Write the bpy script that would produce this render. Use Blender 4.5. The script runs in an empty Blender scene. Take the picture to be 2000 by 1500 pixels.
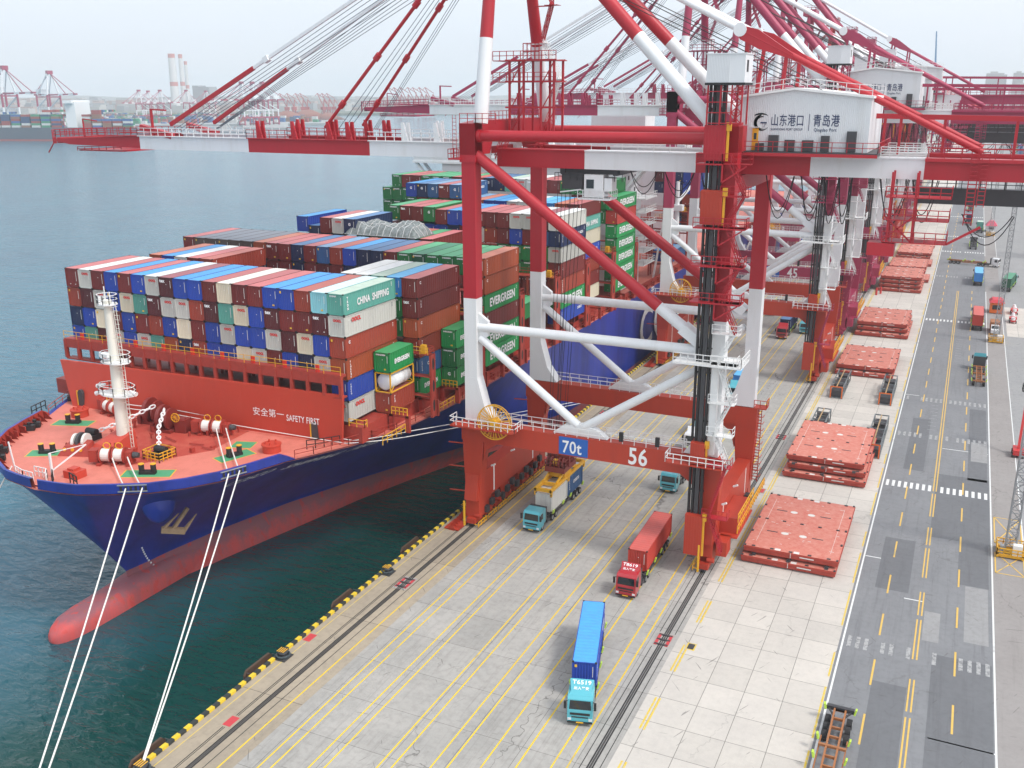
import bpy, math, random
from mathutils import Vector, Matrix
R = math.radians
sc = bpy.context.scene
COL = sc.collection
rnd = random.Random(7)
# ------------------------------------------------------------------ camera
cam_d = bpy.data.cameras.new("camera"); cam = bpy.data.objects.new("camera", cam_d); COL.objects.link(cam)
YAW, PITCH, ROLL = R(24.866), R(16.683), R(-0.128)
fw = Vector((-math.sin(YAW)*math.cos(PITCH), math.cos(YAW)*math.cos(PITCH), -math.sin(PITCH)))
rt = Vector((math.cos(YAW), math.sin(YAW), 0)); up = rt.cross(fw)
rt, up = rt*math.cos(ROLL)+up*math.sin(ROLL), up*math.cos(ROLL)-rt*math.sin(ROLL)
M = Matrix((( rt.x, up.x, -fw.x, 0), (rt.y, up.y, -fw.y, 0), (rt.z, up.z, -fw.z, 57.79), (0,0,0,1)))
cam.matrix_world = M
cam_d.sensor_width = 36; cam_d.lens = 1896.6/2000*36; cam_d.clip_start = 0.5; cam_d.clip_end = 60000
sc.camera = cam
# ------------------------------------------------------------------ sky and sun
w = bpy.data.worlds.new("World"); sc.world = w; w.use_nodes = True
nt = w.node_tree; nt.nodes.clear()
out = nt.nodes.new("ShaderNodeOutputWorld"); bg = nt.nodes.new("ShaderNodeBackground")
sky = nt.nodes.new("ShaderNodeTexSky"); sky.sky_type = 'NISHITA'; sky.sun_disc = False
SUN_EL, SUN_AZ = 52, 100          # azimuth clockwise from +Y
sky.sun_elevation = R(SUN_EL); sky.sun_rotation = R(SUN_AZ); sky.dust_density = 6; sky.air_density = 1.0; sky.ozone_density = 1.0
hsv = nt.nodes.new("ShaderNodeHueSaturation"); hsv.inputs['Saturation'].default_value = 0.25
mixs = nt.nodes.new("ShaderNodeMix"); mixs.data_type = 'RGBA'; mixs.inputs[0].default_value = 0.6
mixs.inputs[7].default_value = (8.3, 9.0, 9.9, 1)      # an even overcast veil over the clear-sky colours
nt.links.new(sky.outputs[0], hsv.inputs['Color']); nt.links.new(hsv.outputs[0], mixs.inputs[6])
nt.links.new(mixs.outputs[2], bg.inputs[0]); bg.inputs[1].default_value = 0.125
nt.links.new(bg.outputs[0], out.inputs[0])
sun_d = bpy.data.lights.new("sun", 'SUN'); sun_d.energy = 1.5; sun_d.angle = R(11); sun_d.color = (1, .965, .91)
sun = bpy.data.objects.new("sun", sun_d); COL.objects.link(sun)
sdir = Vector((math.sin(R(SUN_AZ))*math.cos(R(SUN_EL)), math.cos(R(SUN_AZ))*math.cos(R(SUN_EL)), math.sin(R(SUN_EL))))
sun.rotation_euler = sdir.to_track_quat('Z', 'Y').to_euler()
sc.view_settings.view_transform = 'Standard'; sc.view_settings.look = 'None'; sc.view_settings.gamma = 1
sc.view_settings.exposure = 0.36
sc.cycles.max_bounces = 6; sc.cycles.diffuse_bounces = 3; sc.cycles.glossy_bounces = 3
sc.cycles.volume_bounces = 2; sc.cycles.volume_step_rate = 8; sc.cycles.caustics_reflective = False
sc.cycles.caustics_refractive = False; sc.cycles.use_denoising = True

# ------------------------------------------------------------------ helpers
class MB:
    def __init__(s): s.v = []; s.f = []; s.m = []
    def add(s, vs, fs, m=0):
        b = len(s.v); s.v += [tuple(v) for v in vs]
        for f in fs: s.f.append(tuple(b+i for i in f)); s.m.append(m)
        return s
    def box(s, x0, x1, y0, y1, z0, z1, m=0):
        vs = [(x0,y0,z0),(x1,y0,z0),(x1,y1,z0),(x0,y1,z0),(x0,y0,z1),(x1,y0,z1),(x1,y1,z1),(x0,y1,z1)]
        return s.add(vs, [(0,3,2,1),(4,5,6,7),(0,1,5,4),(1,2,6,5),(2,3,7,6),(3,0,4,7)], m)
    def hexa(s, b, t, m=0):      # bottom 4 corners ccw, top 4 corners ccw
        return s.add(list(b)+list(t), [(0,3,2,1),(4,5,6,7),(0,1,5,4),(1,2,6,5),(2,3,7,6),(3,0,4,7)], m)
    def bar(s, p, q, w=.1, h=None, m=0, w2=None, h2=None):
        p = Vector(p); q = Vector(q); h = h or w; d = (q-p)
        if d.length < 1e-6: return s
        d.normalize(); ref = Vector((0,0,1)) if abs(d.z) < .95 else Vector((0,1,0))
        a = d.cross(ref).normalized(); b = a.cross(d).normalized()
        w2 = w if w2 is None else w2; h2 = h if h2 is None else h2
        vs = [p-a*w/2-b*h/2, p+a*w/2-b*h/2, p+a*w/2+b*h/2, p-a*w/2+b*h/2, q-a*w2/2-b*h2/2, q+a*w2/2-b*h2/2, q+a*w2/2+b*h2/2, q-a*w2/2+b*h2/2]
        return s.add(vs, [(0,1,2,3),(7,6,5,4),(0,4,5,1),(1,5,6,2),(2,6,7,3),(3,7,4,0)], m)
    def tube(s, p, q, r, n=10, r2=None, m=0, cap=True):
        p = Vector(p); q = Vector(q); d = (q-p).normalized(); r2 = r if r2 is None else r2
        ref = Vector((0,0,1)) if abs(d.z) < .95 else Vector((0,1,0))
        a = d.cross(ref).normalized(); b = a.cross(d)
        vs = []
        for c, rr in ((p, r), (q, r2)):
            for i in range(n):
                t = 2*math.pi*i/n; vs.append(c+a*rr*math.cos(t)+b*rr*math.sin(t))
        fs = [(i, n+i, n+(i+1)%n, (i+1)%n) for i in range(n)]
        if cap: fs += [tuple(range(n)), tuple(range(2*n-1, n-1, -1))]
        return s.add(vs, fs, m)
    def path(s, pts, r, n=6, m=0):
        for a, b in zip(pts[:-1], pts[1:]): s.tube(a, b, r, n, m=m)
        return s
    def prism(s, poly, axis, a0, a1, m=0):   # polygon in the two other axes, extruded a0..a1
        n = len(poly)
        def P(u, v, a): return (a,u,v) if axis == 'x' else ((u,a,v) if axis == 'y' else (u,v,a))
        vs = [P(u,v,a0) for u,v in poly]+[P(u,v,a1) for u,v in poly]
        fs = [(i,(i+1)%n,n+(i+1)%n,n+i) for i in range(n)]+[tuple(range(n))[::-1], tuple(range(n,2*n))]
        return s.add(vs, fs, m)
    def quad(s, a, b, c, d, m=0): return s.add([a,b,c,d], [(0,1,2,3)], m)
    def rail(s, pts, h=1.1, t=.055, step=2.0, m=0, mids=(.5,), closed=False):
        pts = [Vector(p) for p in pts]
        if closed: pts.append(pts[0])
        for a, b in zip(pts[:-1], pts[1:]):
            L = (b-a).length; n = max(1, round(L/step))
            for fz in (1,)+tuple(mids): s.bar(a+Vector((0,0,h*fz)), b+Vector((0,0,h*fz)), t, t, m)
            for i in range(n+1):
                c = a.lerp(b, i/n); s.bar(c, c+Vector((0,0,h)), t, t, m)
        return s
    def stair(s, p, q, wdir, width=.8, step=.3, m=0, rails=True, t=.06):
        p = Vector(p); q = Vector(q); wd = Vector(wdir).normalized()*width/2
        n = max(2, int(abs(q.z-p.z)/step)); h = Vector((0,0,1.0))
        for sgn in (-1, 1):
            s.bar(p+wd*sgn, q+wd*sgn, .06, .16, m)
            if rails:
                s.bar(p+wd*sgn+h, q+wd*sgn+h, t, t, m); s.bar(p+wd*sgn+h*.5, q+wd*sgn+h*.5, t, t, m)
                for i in range(0, n+1, 4):
                    c = p.lerp(q, i/n)+wd*sgn; s.bar(c, c+h, t, t, m)
        run = Vector((q.x-p.x, q.y-p.y, 0)).normalized()*.075
        for i in range(n):
            c = p.lerp(q, (i+.5)/n); a = c-wd; b = c+wd
            s.add([a-run, b-run, b+run, a+run, a-run+Vector((0,0,.05)), b-run+Vector((0,0,.05)), b+run+Vector((0,0,.05)), a+run+Vector((0,0,.05))],
                  [(0,3,2,1),(4,5,6,7),(0,1,5,4),(1,2,6,5),(2,3,7,6),(3,0,4,7)], m)
        return s
    def cage(s, x, y, z0, z1, m=0, t=.05, w=.5):     # vertical ladder with hoops
        for sx in (-w/2, w/2): s.bar((x+sx,y,z0),(x+sx,y,z1), t, t, m)
        z = z0+.3
        while z < z1: s.bar((x-w/2,y,z),(x+w/2,y,z), t, t, m); z += .45
        return s
    def build(s, name, mats, parent=None, org=(0,0,0), smooth=False, bevel=None):
        me = bpy.data.meshes.new(name); o = Vector(org)
        me.from_pydata([tuple(Vector(v)-o) for v in s.v], [], s.f)
        if not isinstance(mats, (list, tuple)): mats = [mats]
        for k in mats: me.materials.append(k)
        for p_, mi in zip(me.polygons, s.m): p_.material_index = mi
        if smooth: me.polygons.foreach_set('use_smooth', [True]*len(me.polygons))
        me.update()
        ob = bpy.data.objects.new(name, me); COL.objects.link(ob)
        if parent is not None: ob.parent = parent
        else: ob.location = o
        return ob
def autosmooth(ob, ang=40):
    me = ob.data
    me.polygons.foreach_set('use_smooth', [True]*len(me.polygons))
    import bmesh
    bm = bmesh.new(); bm.from_mesh(me); bmesh.ops.remove_doubles(bm, verts=bm.verts, dist=.001)
    for e in bm.edges:
        if len(e.link_faces) == 2 and e.calc_face_angle(0) > R(ang): e.smooth = False
    bm.to_mesh(me); bm.free()
def tag(o, label=None, cat=None, group=None, kind=None):
    if label: o['label'] = label
    if cat: o['category'] = cat
    if group: o['group'] = group
    if kind: o['kind'] = kind
    return o
def empty(name, loc, label=None, cat=None, group=None, rz=0):
    o = bpy.data.objects.new(name, None); COL.objects.link(o); o.location = loc; o.rotation_euler = (0,0,rz)
    o.empty_display_size = .5
    return tag(o, label, cat, group)
def copy_tree(o, parent=None, swap=None, skip=()):
    c = o.copy(); COL.objects.link(c)
    if parent is not None: c.parent = parent
    if swap and c.data is not None: c.data = swap(c.data)
    for ch in list(o.children):
        if ch.name.split('.')[0] in skip: continue
        copy_tree(ch, c, swap, skip)
    return c

# ------------------------------------------------------------------ materials
MATS = {}
def mat(name, col, rough=.5, metal=0, dirt=.25, dirtcol=None, scale=.6, spec=.5, vary=0.0, streak=0, bump=0, coat=0, dirt_lo=.45, dirt_hi=.75):
    if name in MATS: return MATS[name]
    m = bpy.data.materials.new(name); m.use_nodes = True; nt = m.node_tree; b = nt.nodes['Principled BSDF']
    b.inputs['Roughness'].default_value = rough; b.inputs['Metallic'].default_value = metal
    b.inputs['Specular IOR Level'].default_value = spec; b.inputs['Coat Weight'].default_value = coat
    base = nt.nodes.new('ShaderNodeRGB'); base.outputs[0].default_value = (*col, 1); last = base.outputs[0]
    tc = nt.nodes.new('ShaderNodeTexCoord')
    if vary:
        oi = nt.nodes.new('ShaderNodeObjectInfo'); mr = nt.nodes.new('ShaderNodeMapRange')
        mr.inputs[3].default_value = 1-vary; mr.inputs[4].default_value = 1+vary
        nt.links.new(oi.outputs['Random'], mr.inputs[0])
        h = nt.nodes.new('ShaderNodeHueSaturation'); nt.links.new(mr.outputs[0], h.inputs['Value'])
        nt.links.new(last, h.inputs['Color']); last = h.outputs[0]
    if dirt:
        if dirtcol is None: dirtcol = tuple(.55*c+.06 for c in col)
        mp = nt.nodes.new('ShaderNodeMapping'); mp.inputs['Scale'].default_value = (scale, scale, scale*(.12 if streak else 1))
        nt.links.new(tc.outputs['Object'], mp.inputs[0])
        n = nt.nodes.new('ShaderNodeTexNoise'); n.inputs['Scale'].default_value = 1; n.inputs['Detail'].default_value = 9; n.inputs['Roughness'].default_value = .7
        nt.links.new(mp.outputs[0], n.inputs['Vector'])
        cr = nt.nodes.new('ShaderNodeMapRange'); cr.inputs[1].default_value = dirt_lo; cr.inputs[2].default_value = dirt_hi
        cr.inputs[3].default_value = 0; cr.inputs[4].default_value = dirt
        nt.links.new(n.outputs[0], cr.inputs[0])
        mx = nt.nodes.new('ShaderNodeMix'); mx.data_type = 'RGBA'; mx.inputs[7].default_value = (*dirtcol, 1)
        nt.links.new(cr.outputs[0], mx.inputs[0]); nt.links.new(last, mx.inputs[6]); last = mx.outputs[2]
    if bump:
        n2 = nt.nodes.new('ShaderNodeTexNoise'); n2.inputs['Scale'].default_value = 3; n2.inputs['Detail'].default_value = 4
        nt.links.new(tc.outputs['Object'], n2.inputs['Vector'])
        bp = nt.nodes.new('ShaderNodeBump'); bp.inputs['Strength'].default_value = bump; bp.inputs['Distance'].default_value = .05
        nt.links.new(n2.outputs[0], bp.inputs['Height']); nt.links.new(bp.outputs[0], b.inputs['Normal'])
    nt.links.new(last, b.inputs['Base Color'])
    MATS[name] = m; return m
RED = mat('crane_red', (.45,.014,.026), .42, dirt=.30, dirtcol=(.28,.016,.022), streak=1)
REDO = mat('crane_orange_red', (.46,.042,.018), .5, dirt=.35, dirtcol=(.28,.035,.02), streak=1)
MAG = mat('crane_red_haze_tint', (.36,.03,.085), .45, dirt=.3, dirtcol=(.24,.035,.06), streak=1)  # crane red with the magenta cast of haze painted into it
WHT = mat('white_paint', (.78,.79,.80), .45, dirt=.35, dirtcol=(.55,.53,.48), streak=1, dirt_lo=.5)
WHT2 = mat('white_rail_paint', (.80,.80,.79), .5, dirt=0)
BLK = mat('black_rubber', (.018,.018,.02), .6, dirt=0)
DGR = mat('dark_steel', (.05,.05,.055), .5, dirt=.3)
GRY = mat('galvanised_steel', (.33,.34,.35), .45, metal=.3, dirt=.3)
YEL = mat('yellow_paint', (.80,.42,.02), .45, dirt=.3, dirtcol=(.35,.2,.05))
ORG = mat('orange_paint', (.75,.15,.02), .45, dirt=.2)
BLU = mat('sign_blue', (.02,.12,.45), .45, dirt=.1)
GLS = mat('dark_glass', (.015,.02,.025), .08, dirt=0, spec=.8)
LET = mat('white_lettering', (.85,.85,.85), .5, dirt=0)
LETR = mat('red_lettering', (.65,.03,.03), .5, dirt=0)
NAVY = mat('navy_lettering', (.015,.03,.10), .5, dirt=0)
CORR = mat('corrugated_white', (.74,.755,.77), .5, dirt=.3, dirtcol=(.52,.5,.46), streak=1, dirt_lo=.5)

# ------------------------------------------------------------------ lettering
TXT = {}
def text_mesh(body, size, bold=0, mat_=None, sx=1.0, name='lettering', align='LEFT', extr=.004):
    key = (body, size, bold, mat_.name, sx, align)
    if key in TXT: return TXT[key]
    c = bpy.data.curves.new(name, 'FONT'); c.body = body; c.size = size; c.offset = bold; c.extrude = extr
    c.align_x = align; c.space_character = 1.06; c.resolution_u = 3
    t = bpy.data.objects.new('tmp', c); COL.objects.link(t)
    dg = bpy.context.evaluated_depsgraph_get(); dg.update()
    me = bpy.data.meshes.new_from_object(t.evaluated_get(dg)); me.name = name
    bpy.data.objects.remove(t)
    for v in me.vertices: v.co.x *= sx
    me.materials.clear(); me.materials.append(mat_)
    TXT[key] = me; return me
def put_text(body, size, loc, rot, mat_, parent=None, bold=0, sx=1.0, name='lettering', align='LEFT', extr=.004):
    me = text_mesh(body, size, bold, mat_, sx, name, align, extr)
    o = bpy.data.objects.new(name, me); COL.objects.link(o); o.location = loc; o.rotation_euler = rot
    if parent is not None: o.parent = parent
    return o
FRONT = (R(90), 0, 0); SIDE = (R(90), 0, R(90))
# ------------------------------------------------------------------ ground, road, water
def link_mix(nt, fac, a, b):
    mx = nt.nodes.new('ShaderNodeMix'); mx.data_type = 'RGBA'
    if isinstance(fac, float): mx.inputs[0].default_value = fac
    else: nt.links.new(fac, mx.inputs[0])
    for i, x in ((6, a), (7, b)):
        if isinstance(x, tuple): mx.inputs[i].default_value = (*x, 1)
        else: nt.links.new(x, mx.inputs[i])
    return mx.outputs[2]
def math_n(nt, op, a, b=None, clamp=False):
    n = nt.nodes.new('ShaderNodeMath'); n.operation = op; n.use_clamp = clamp
    for i, x in enumerate((a, b)):
        if x is None: continue
        if isinstance(x, (int, float)): n.inputs[i].default_value = x
        else: nt.links.new(x, n.inputs[i])
    return n.outputs[0]
def noise_n(nt, vec, scale, detail=6, rough=.6, lo=0, hi=1, o0=0, o1=1, sc3=None):
    if sc3 is not None:
        mp = nt.nodes.new('ShaderNodeMapping'); mp.inputs['Scale'].default_value = sc3; nt.links.new(vec, mp.inputs[0]); vec = mp.outputs[0]
    n = nt.nodes.new('ShaderNodeTexNoise'); n.inputs['Scale'].default_value = scale; n.inputs['Detail'].default_value = detail; n.inputs['Roughness'].default_value = rough
    nt.links.new(vec, n.inputs['Vector'])
    r = nt.nodes.new('ShaderNodeMapRange'); nt.links.new(n.outputs[0], r.inputs[0])
    r.inputs[1].default_value = lo; r.inputs[2].default_value = hi; r.inputs[3].default_value = o0; r.inputs[4].default_value = o1
    return r.outputs[0]
def ground_mat(name, c1, c2, joints=None, streaks=.3, cracks=.4, rough=.8, jcol=(.05,.045,.04), slabvar=.12, offs=(0,0), stain=(.12,.11,.10)):
    m = bpy.data.materials.new(name); m.use_nodes = True; nt = m.node_tree; b = nt.nodes['Principled BSDF']
    b.inputs['Roughness'].default_value = rough; b.inputs['Specular IOR Level'].default_value = .3
    geo = nt.nodes.new('ShaderNodeNewGeometry'); P = geo.outputs['Position']
    col = link_mix(nt, noise_n(nt, P, .12, 8, .65, .3, .7), c1, c2)
    col = link_mix(nt, noise_n(nt, P, 1.3, 6, .7, .45, .8, 0, .35), col, stain)
    # tyre wear running along the lanes
    col = link_mix(nt, noise_n(nt, P, 1, 7, .75, .52, .75, 0, streaks, sc3=(1.6,.06,1)), col, stain)
    if cracks:
        v = nt.nodes.new('ShaderNodeTexVoronoi'); v.feature = 'DISTANCE_TO_EDGE'; v.inputs['Scale'].default_value = .085
        mp = nt.nodes.new('ShaderNodeMapping'); nt.links.new(P, mp.inputs[0]); mp.inputs['Scale'].default_value = (1.1,.6,1)
        nz = nt.nodes.new('ShaderNodeTexNoise'); nz.inputs['Scale'].default_value = .7; nz.inputs['Detail'].default_value = 5; nt.links.new(P, nz.inputs['Vector'])
        mv = nt.nodes.new('ShaderNodeMix'); mv.data_type = 'VECTOR'; mv.inputs[0].default_value = .0
        ad = nt.nodes.new('ShaderNodeVectorMath'); ad.operation = 'MULTIPLY_ADD'; nt.links.new(nz.outputs['Color'], ad.inputs[0]); ad.inputs[1].default_value = (3,3,0); nt.links.new(mp.outputs[0], ad.inputs[2])
        nt.links.new(ad.outputs[0], v.inputs['Vector'])
        cm = nt.nodes.new('ShaderNodeMapRange'); nt.links.new(v.outputs['Distance'], cm.inputs[0]); cm.inputs[1].default_value = 0; cm.inputs[2].default_value = .008
        cm.inputs[3].default_value = cracks; cm.inputs[4].default_value = 0
        pat = math_n(nt, 'MULTIPLY', cm.outputs[0], noise_n(nt, P, .05, 2, .5, .5, .6))
        col = link_mix(nt, pat, col, (.07,.065,.06))
    if joints:
        jx, jy, wd = joints
        sp = nt.nodes.new('ShaderNodeSeparateXYZ'); nt.links.new(P, sp.inputs[0])
        ids = []
        for ax, (o_, per) in (('X', jx), ('Y', jy)):
            s_ = math_n(nt, 'DIVIDE', math_n(nt, 'SUBTRACT', sp.outputs[ax], o_), per)
            fr = math_n(nt, 'FRACT', s_); d = math_n(nt, 'MULTIPLY', math_n(nt, 'MINIMUM', fr, math_n(nt, 'SUBTRACT', 1.0, fr)), per)
            ids.append((math_n(nt, 'FLOOR', s_), math_n(nt, 'LESS_THAN', d, wd/2)))
        cb = nt.nodes.new('ShaderNodeCombineXYZ'); nt.links.new(ids[0][0], cb.inputs[0]); nt.links.new(ids[1][0], cb.inputs[1])
        wn = nt.nodes.new('ShaderNodeTexWhiteNoise'); wn.noise_dimensions = '2D'; nt.links.new(cb.outputs[0], wn.inputs['Vector'])
        mr = nt.nodes.new('ShaderNodeMapRange'); nt.links.new(wn.outputs['Value'], mr.inputs[0]); mr.inputs[3].default_value = 1-slabvar; mr.inputs[4].default_value = 1+slabvar*.5
        hs = nt.nodes.new('ShaderNodeHueSaturation'); nt.links.new(mr.outputs[0], hs.inputs['Value']); nt.links.new(col, hs.inputs['Color']); col = hs.outputs[0]
        j = math_n(nt, 'MULTIPLY', math_n(nt, 'MAXIMUM', ids[0][1], ids[1][1]), .62)
        col = link_mix(nt, j, col, jcol)
    # fine scratches and scuffs at all angles
    for ang, th in ((25, .71), (-40, .72), (80, .72)):
        mp = nt.nodes.new('ShaderNodeMapping'); nt.links.new(P, mp.inputs[0]); mp.inputs['Rotation'].default_value = (0,0,R(ang)); 
        sp2 = noise_n(nt, mp.outputs[0], 1, 2, .5, th, th+.02, 0, .55, sc3=(3.4,.25,1))
        col = link_mix(nt, sp2, col, (.09,.085,.08))
    nt.links.new(col, b.inputs['Base Color'])
    bp = nt.nodes.new('ShaderNodeBump'); bp.inputs['Strength'].default_value = .25; bp.inputs['Distance'].default_value = .02
    nb = nt.nodes.new('ShaderNodeTexNoise'); nb.inputs['Scale'].default_value = 6; nb.inputs['Detail'].default_value = 5; nt.links.new(P, nb.inputs['Vector'])
    nt.links.new(nb.outputs[0], bp.inputs['Height']); nt.links.new(bp.outputs[0], b.inputs['Normal'])
    MATS[name] = m; return m
conc_lane = ground_mat('worn_grey_concrete', (.45,.43,.40), (.34,.33,.31), ((-57.2, 5.2), (82.3, 6.4), .05), streaks=.45, cracks=.8, slabvar=.07)
conc_edge = ground_mat('sandy_quay_concrete', (.43,.36,.27), (.36,.305,.235), ((-57.2, 30), (82.3, 16.0), .08), streaks=.25, cracks=.3, slabvar=.1)
conc_slab = ground_mat('pale_slab_concrete', (.60,.56,.505), (.52,.485,.445), ((-18.2, 3.75), (82.35, 4.27), .07), streaks=.16, cracks=.3, slabvar=.09, stain=(.36,.34,.31))
asph = ground_mat('asphalt', (.20,.205,.215), (.24,.245,.255), None, streaks=.5, cracks=.3, stain=(.10,.10,.108))
asph_new = ground_mat('dark_asphalt_patch', (.145,.15,.16), (.17,.175,.185), None, streaks=.45, cracks=0, stain=(.08,.08,.085))
asph_old = ground_mat('pale_asphalt_patch', (.33,.33,.33), (.29,.29,.292), None, streaks=.2, cracks=.2)
asph_pk = ground_mat('brownish_asphalt', (.28,.26,.25), (.32,.30,.29), None, streaks=.3, cracks=.4, stain=(.17,.16,.15))
def paint_mat(name, c, under, wear=.5):
    m = bpy.data.materials.new(name); m.use_nodes = True; nt = m.node_tree; b = nt.nodes['Principled BSDF']; b.inputs['Roughness'].default_value = .6
    geo = nt.nodes.new('ShaderNodeNewGeometry'); P = geo.outputs['Position']
    f = noise_n(nt, P, 2.2, 8, .8, wear, wear+.12)
    f2 = noise_n(nt, P, .25, 3, .6, .62, .7)
    f = math_n(nt, 'MAXIMUM', f, math_n(nt, 'MULTIPLY', f2, .6))
    nt.links.new(link_mix(nt, f, c, under), b.inputs['Base Color']); MATS[name] = m; return m
Y_LANE = paint_mat('yellow_lane_paint', (.80,.55,.02), (.30,.25,.13), .60)
Y_WORN = paint_mat('worn_yellow_paint', (.70,.50,.05), (.45,.42,.36), .50)
Y_ROAD = paint_mat('road_yellow_paint', (.70,.45,.10), (.3,.26,.16), .56)
W_ROAD = paint_mat('road_white_paint', (.72,.73,.72), (.25,.25,.25), .60)
W_OLD = paint_mat('faded_white_paint', (.40,.40,.40), (.15,.155,.16), .47)
def sheet(name, x0, x1, y0, y1, z, m, kind='structure', label=None, cat=None):
    o = MB().quad((x0,y0,z),(x1,y0,z),(x1,y1,z),(x0,y1,z)).build(name, m)
    o['kind'] = kind; return o
QX = -61.4
land = MB().box(QX, 9000, -150, 2600, -9, -.004)
land.build('ground', [ground_mat('quay_ground', (.28,.27,.26), (.24,.235,.23), None, cracks=0)])['kind'] = 'structure'
sheet('quay_edge_pavement', QX, -53.6, -60, 1800, 0, conc_edge)
sheet('lane_pavement', -53.6, -23.2, -60, 1800, 0, conc_lane)
sheet('slab_pavement', -23.2, -7.0, -60, 1800, 0, conc_slab)
sheet('road', -7.0, 8.3, -60, 2300, 0, asph)
sheet('road_shoulder', 8.3, 12.35, -60, 2300, .0, asph_pk)
sheet('yard_pavement', 12.35, 420, -60, 2300, .0, asph_old)
# patches on the road
pt = MB()
for x0,x1,y0,y1 in ((-4.6,-.8,115,130.5),(-3.0,.3,60,94.2),(.8,8.2,133,158),(5.2,8.0,157,196),(2.4,8.2,40,102),(-4.2,-1.2,158,186),(4.5,8.0,120,133)):
    pt.quad((x0,y0,.004),(x1,y0,.004),(x1,y1,.004),(x0,y1,.004))
pt.build('dark_road_patches', asph_new)['kind'] = 'structure'
pt = MB()
for x0,x1,y0,y1 in ((5.4,7.9,106,119.8),(1.2,2.9,104.5,111.4),(5.6,8.1,166,176)):
    pt.quad((x0,y0,.008),(x1,y0,.008),(x1,y1,.008),(x0,y1,.008))
pt.build('pale_road_patches', asph_old)['kind'] = 'structure'
def lines(name, m, segs, z=.004):
    b = MB()
    for x0,x1,y0,y1 in segs: b.quad((x0,y0,z),(x1,y0,z),(x1,y1,z),(x0,y1,z))
    o = b.build(name, m); o['kind'] = 'structure'; return o
segs = []
for x in (-54.86,-51.6,-50.5,-47.45,-46.15,-41.9,-40.7,-37.55,-36.2,-33.45,-30.6,-27.75,-26.45):
    y = 20
    while y < 900:                      # the lane lines wander a little, as hand-painted ones do
        segs.append((x-.075, x+.075, y, y+48)); y += 48
lines('yellow_lane_lines', Y_LANE, segs)
segs = []
for x in (-22.25,-21.85):
    for k in range(60):
        y0 = 66+10.6*k; segs.append((x-.1, x+.1, y0, y0+(5.5 if k < 4 else 10.0)))
lines('double_yellow_dashes', Y_WORN, segs, .006)
segs = [(-7.25,-7.05,y,y+ (9 if k%3 else 5)) for k,y in enumerate(range(60,700,11))]
lines('kerb_yellow_line', Y_WORN, segs, .006)
segs = [(-6.75,-6.55,40,1500),(8.32,8.5,40,322),(8.32,8.5,395,1500),(12.2,12.35,135,322),(12.2,12.35,395,1500)]
segs += [(-6.5,-4.6,123.3,123.5),(-1.2,.9,113.5,113.7),(2.6,8.3,86.4,86.6),(-6.5,-4,201,201.2),(1.2,8.2,170.5,170.7)]
lines('road_white_lines', W_ROAD, segs)
segs = []
for k in range(45):
    y0 = 72.4+10.4*k
    segs += [(-3.2,-3.0,y0,y0+5.1)]
    if y0 < 320: segs += [(4.55,4.75,y0+10.4-5.2,y0+10.4-.2)]
segs += [(x,x+.16,y,y+ (6.0 if k%2 else 9.0)) for x in (.45,.85) for k,y in enumerate(range(60,150,10))]
segs += [(x,x+.16,150,320) for x in (.5,.9)]
lines('road_yellow_lines', Y_ROAD, segs, .012)
seg2 = []; seg3 = []
for yc, mm in ((151,seg2),(101,seg3),(176,seg3),(199,seg3),(275,seg2),(345,seg3),(402,seg2),(446,seg2),(520,seg2)):
    for k in range(17):
        x = -6.2+k*.86
        if abs(x+.2-.7) < .5 or (mm is seg3 and rnd.random() < .12): continue
        mm.append((x, x+.42, yc-1.25, yc+1.25))
lines('crosswalk', W_ROAD, seg2, .016)
lines('faded_crosswalk', W_OLD, seg3, .016)
seg = [(x,x+1.3,y,y+.14) for y in [180+2.2*i for i in range(10)]+[235+2.4*i for i in range(12)] for x in ((-1.6,) if y<200 else (1.7,))]
lines('slow_down_bars', W_OLD, seg, .016)
# yellow cross boxes at the light tower
b = MB()
for y0, y1 in ((125.2,131.5),(134.5,143.5)):
    a,c,d,e = (8.8,y0,.02),(12.1,y0,.02),(12.1,y1,.02),(8.8,y1,.02)
    for p,q in ((a,c),(c,d),(d,e),(e,a),(a,d),(c,e)): b.bar(p,q,.16,.006)
b.build('yellow_box_markings', Y_ROAD)['kind'] = 'structure'
# crane rails set in the pavement
steel_rail = mat('rail_steel', (.09,.085,.08), .45, metal=.5, dirt=.4)
groove = mat('dark_groove', (.02,.02,.02), .8, dirt=0)
oil = ground_mat('rail_channel_concrete', (.22,.19,.165), (.12,.105,.095), None, streaks=.8, cracks=0, stain=(.03,.03,.03))
for x, nm in ((-57.2,'crane_rail'),(-24.6,'crane_rail')):
    o = MB().box(x-.28,x+.28,-60,1500,-.02,.008).build('rail_channel', oil if x < -40 else ground_mat('grey_rail_channel', (.3,.29,.28), (.24,.235,.23), None, cracks=0)); o['kind'] = 'structure'
    b = MB().box(x-.08,x+.08,-60,1500,0,.03); b.build(nm, steel_rail)['kind'] = 'structure'
    b = MB()
    for dx in (-.22,.22): b.box(x+dx-.07,x+dx+.07,-60,1500,0,.014)
    for dx in ((-1.0,1.15) if x < -40 else (-.85,.85)): b.box(x+dx-.04,x+dx+.04,-60,1500,0,.006)
    if x < -40: b.box(x-1.25,x-1.15,-60,1500,0,.006)
    b.build('rail_groove', groove)['kind'] = 'structure'
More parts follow.
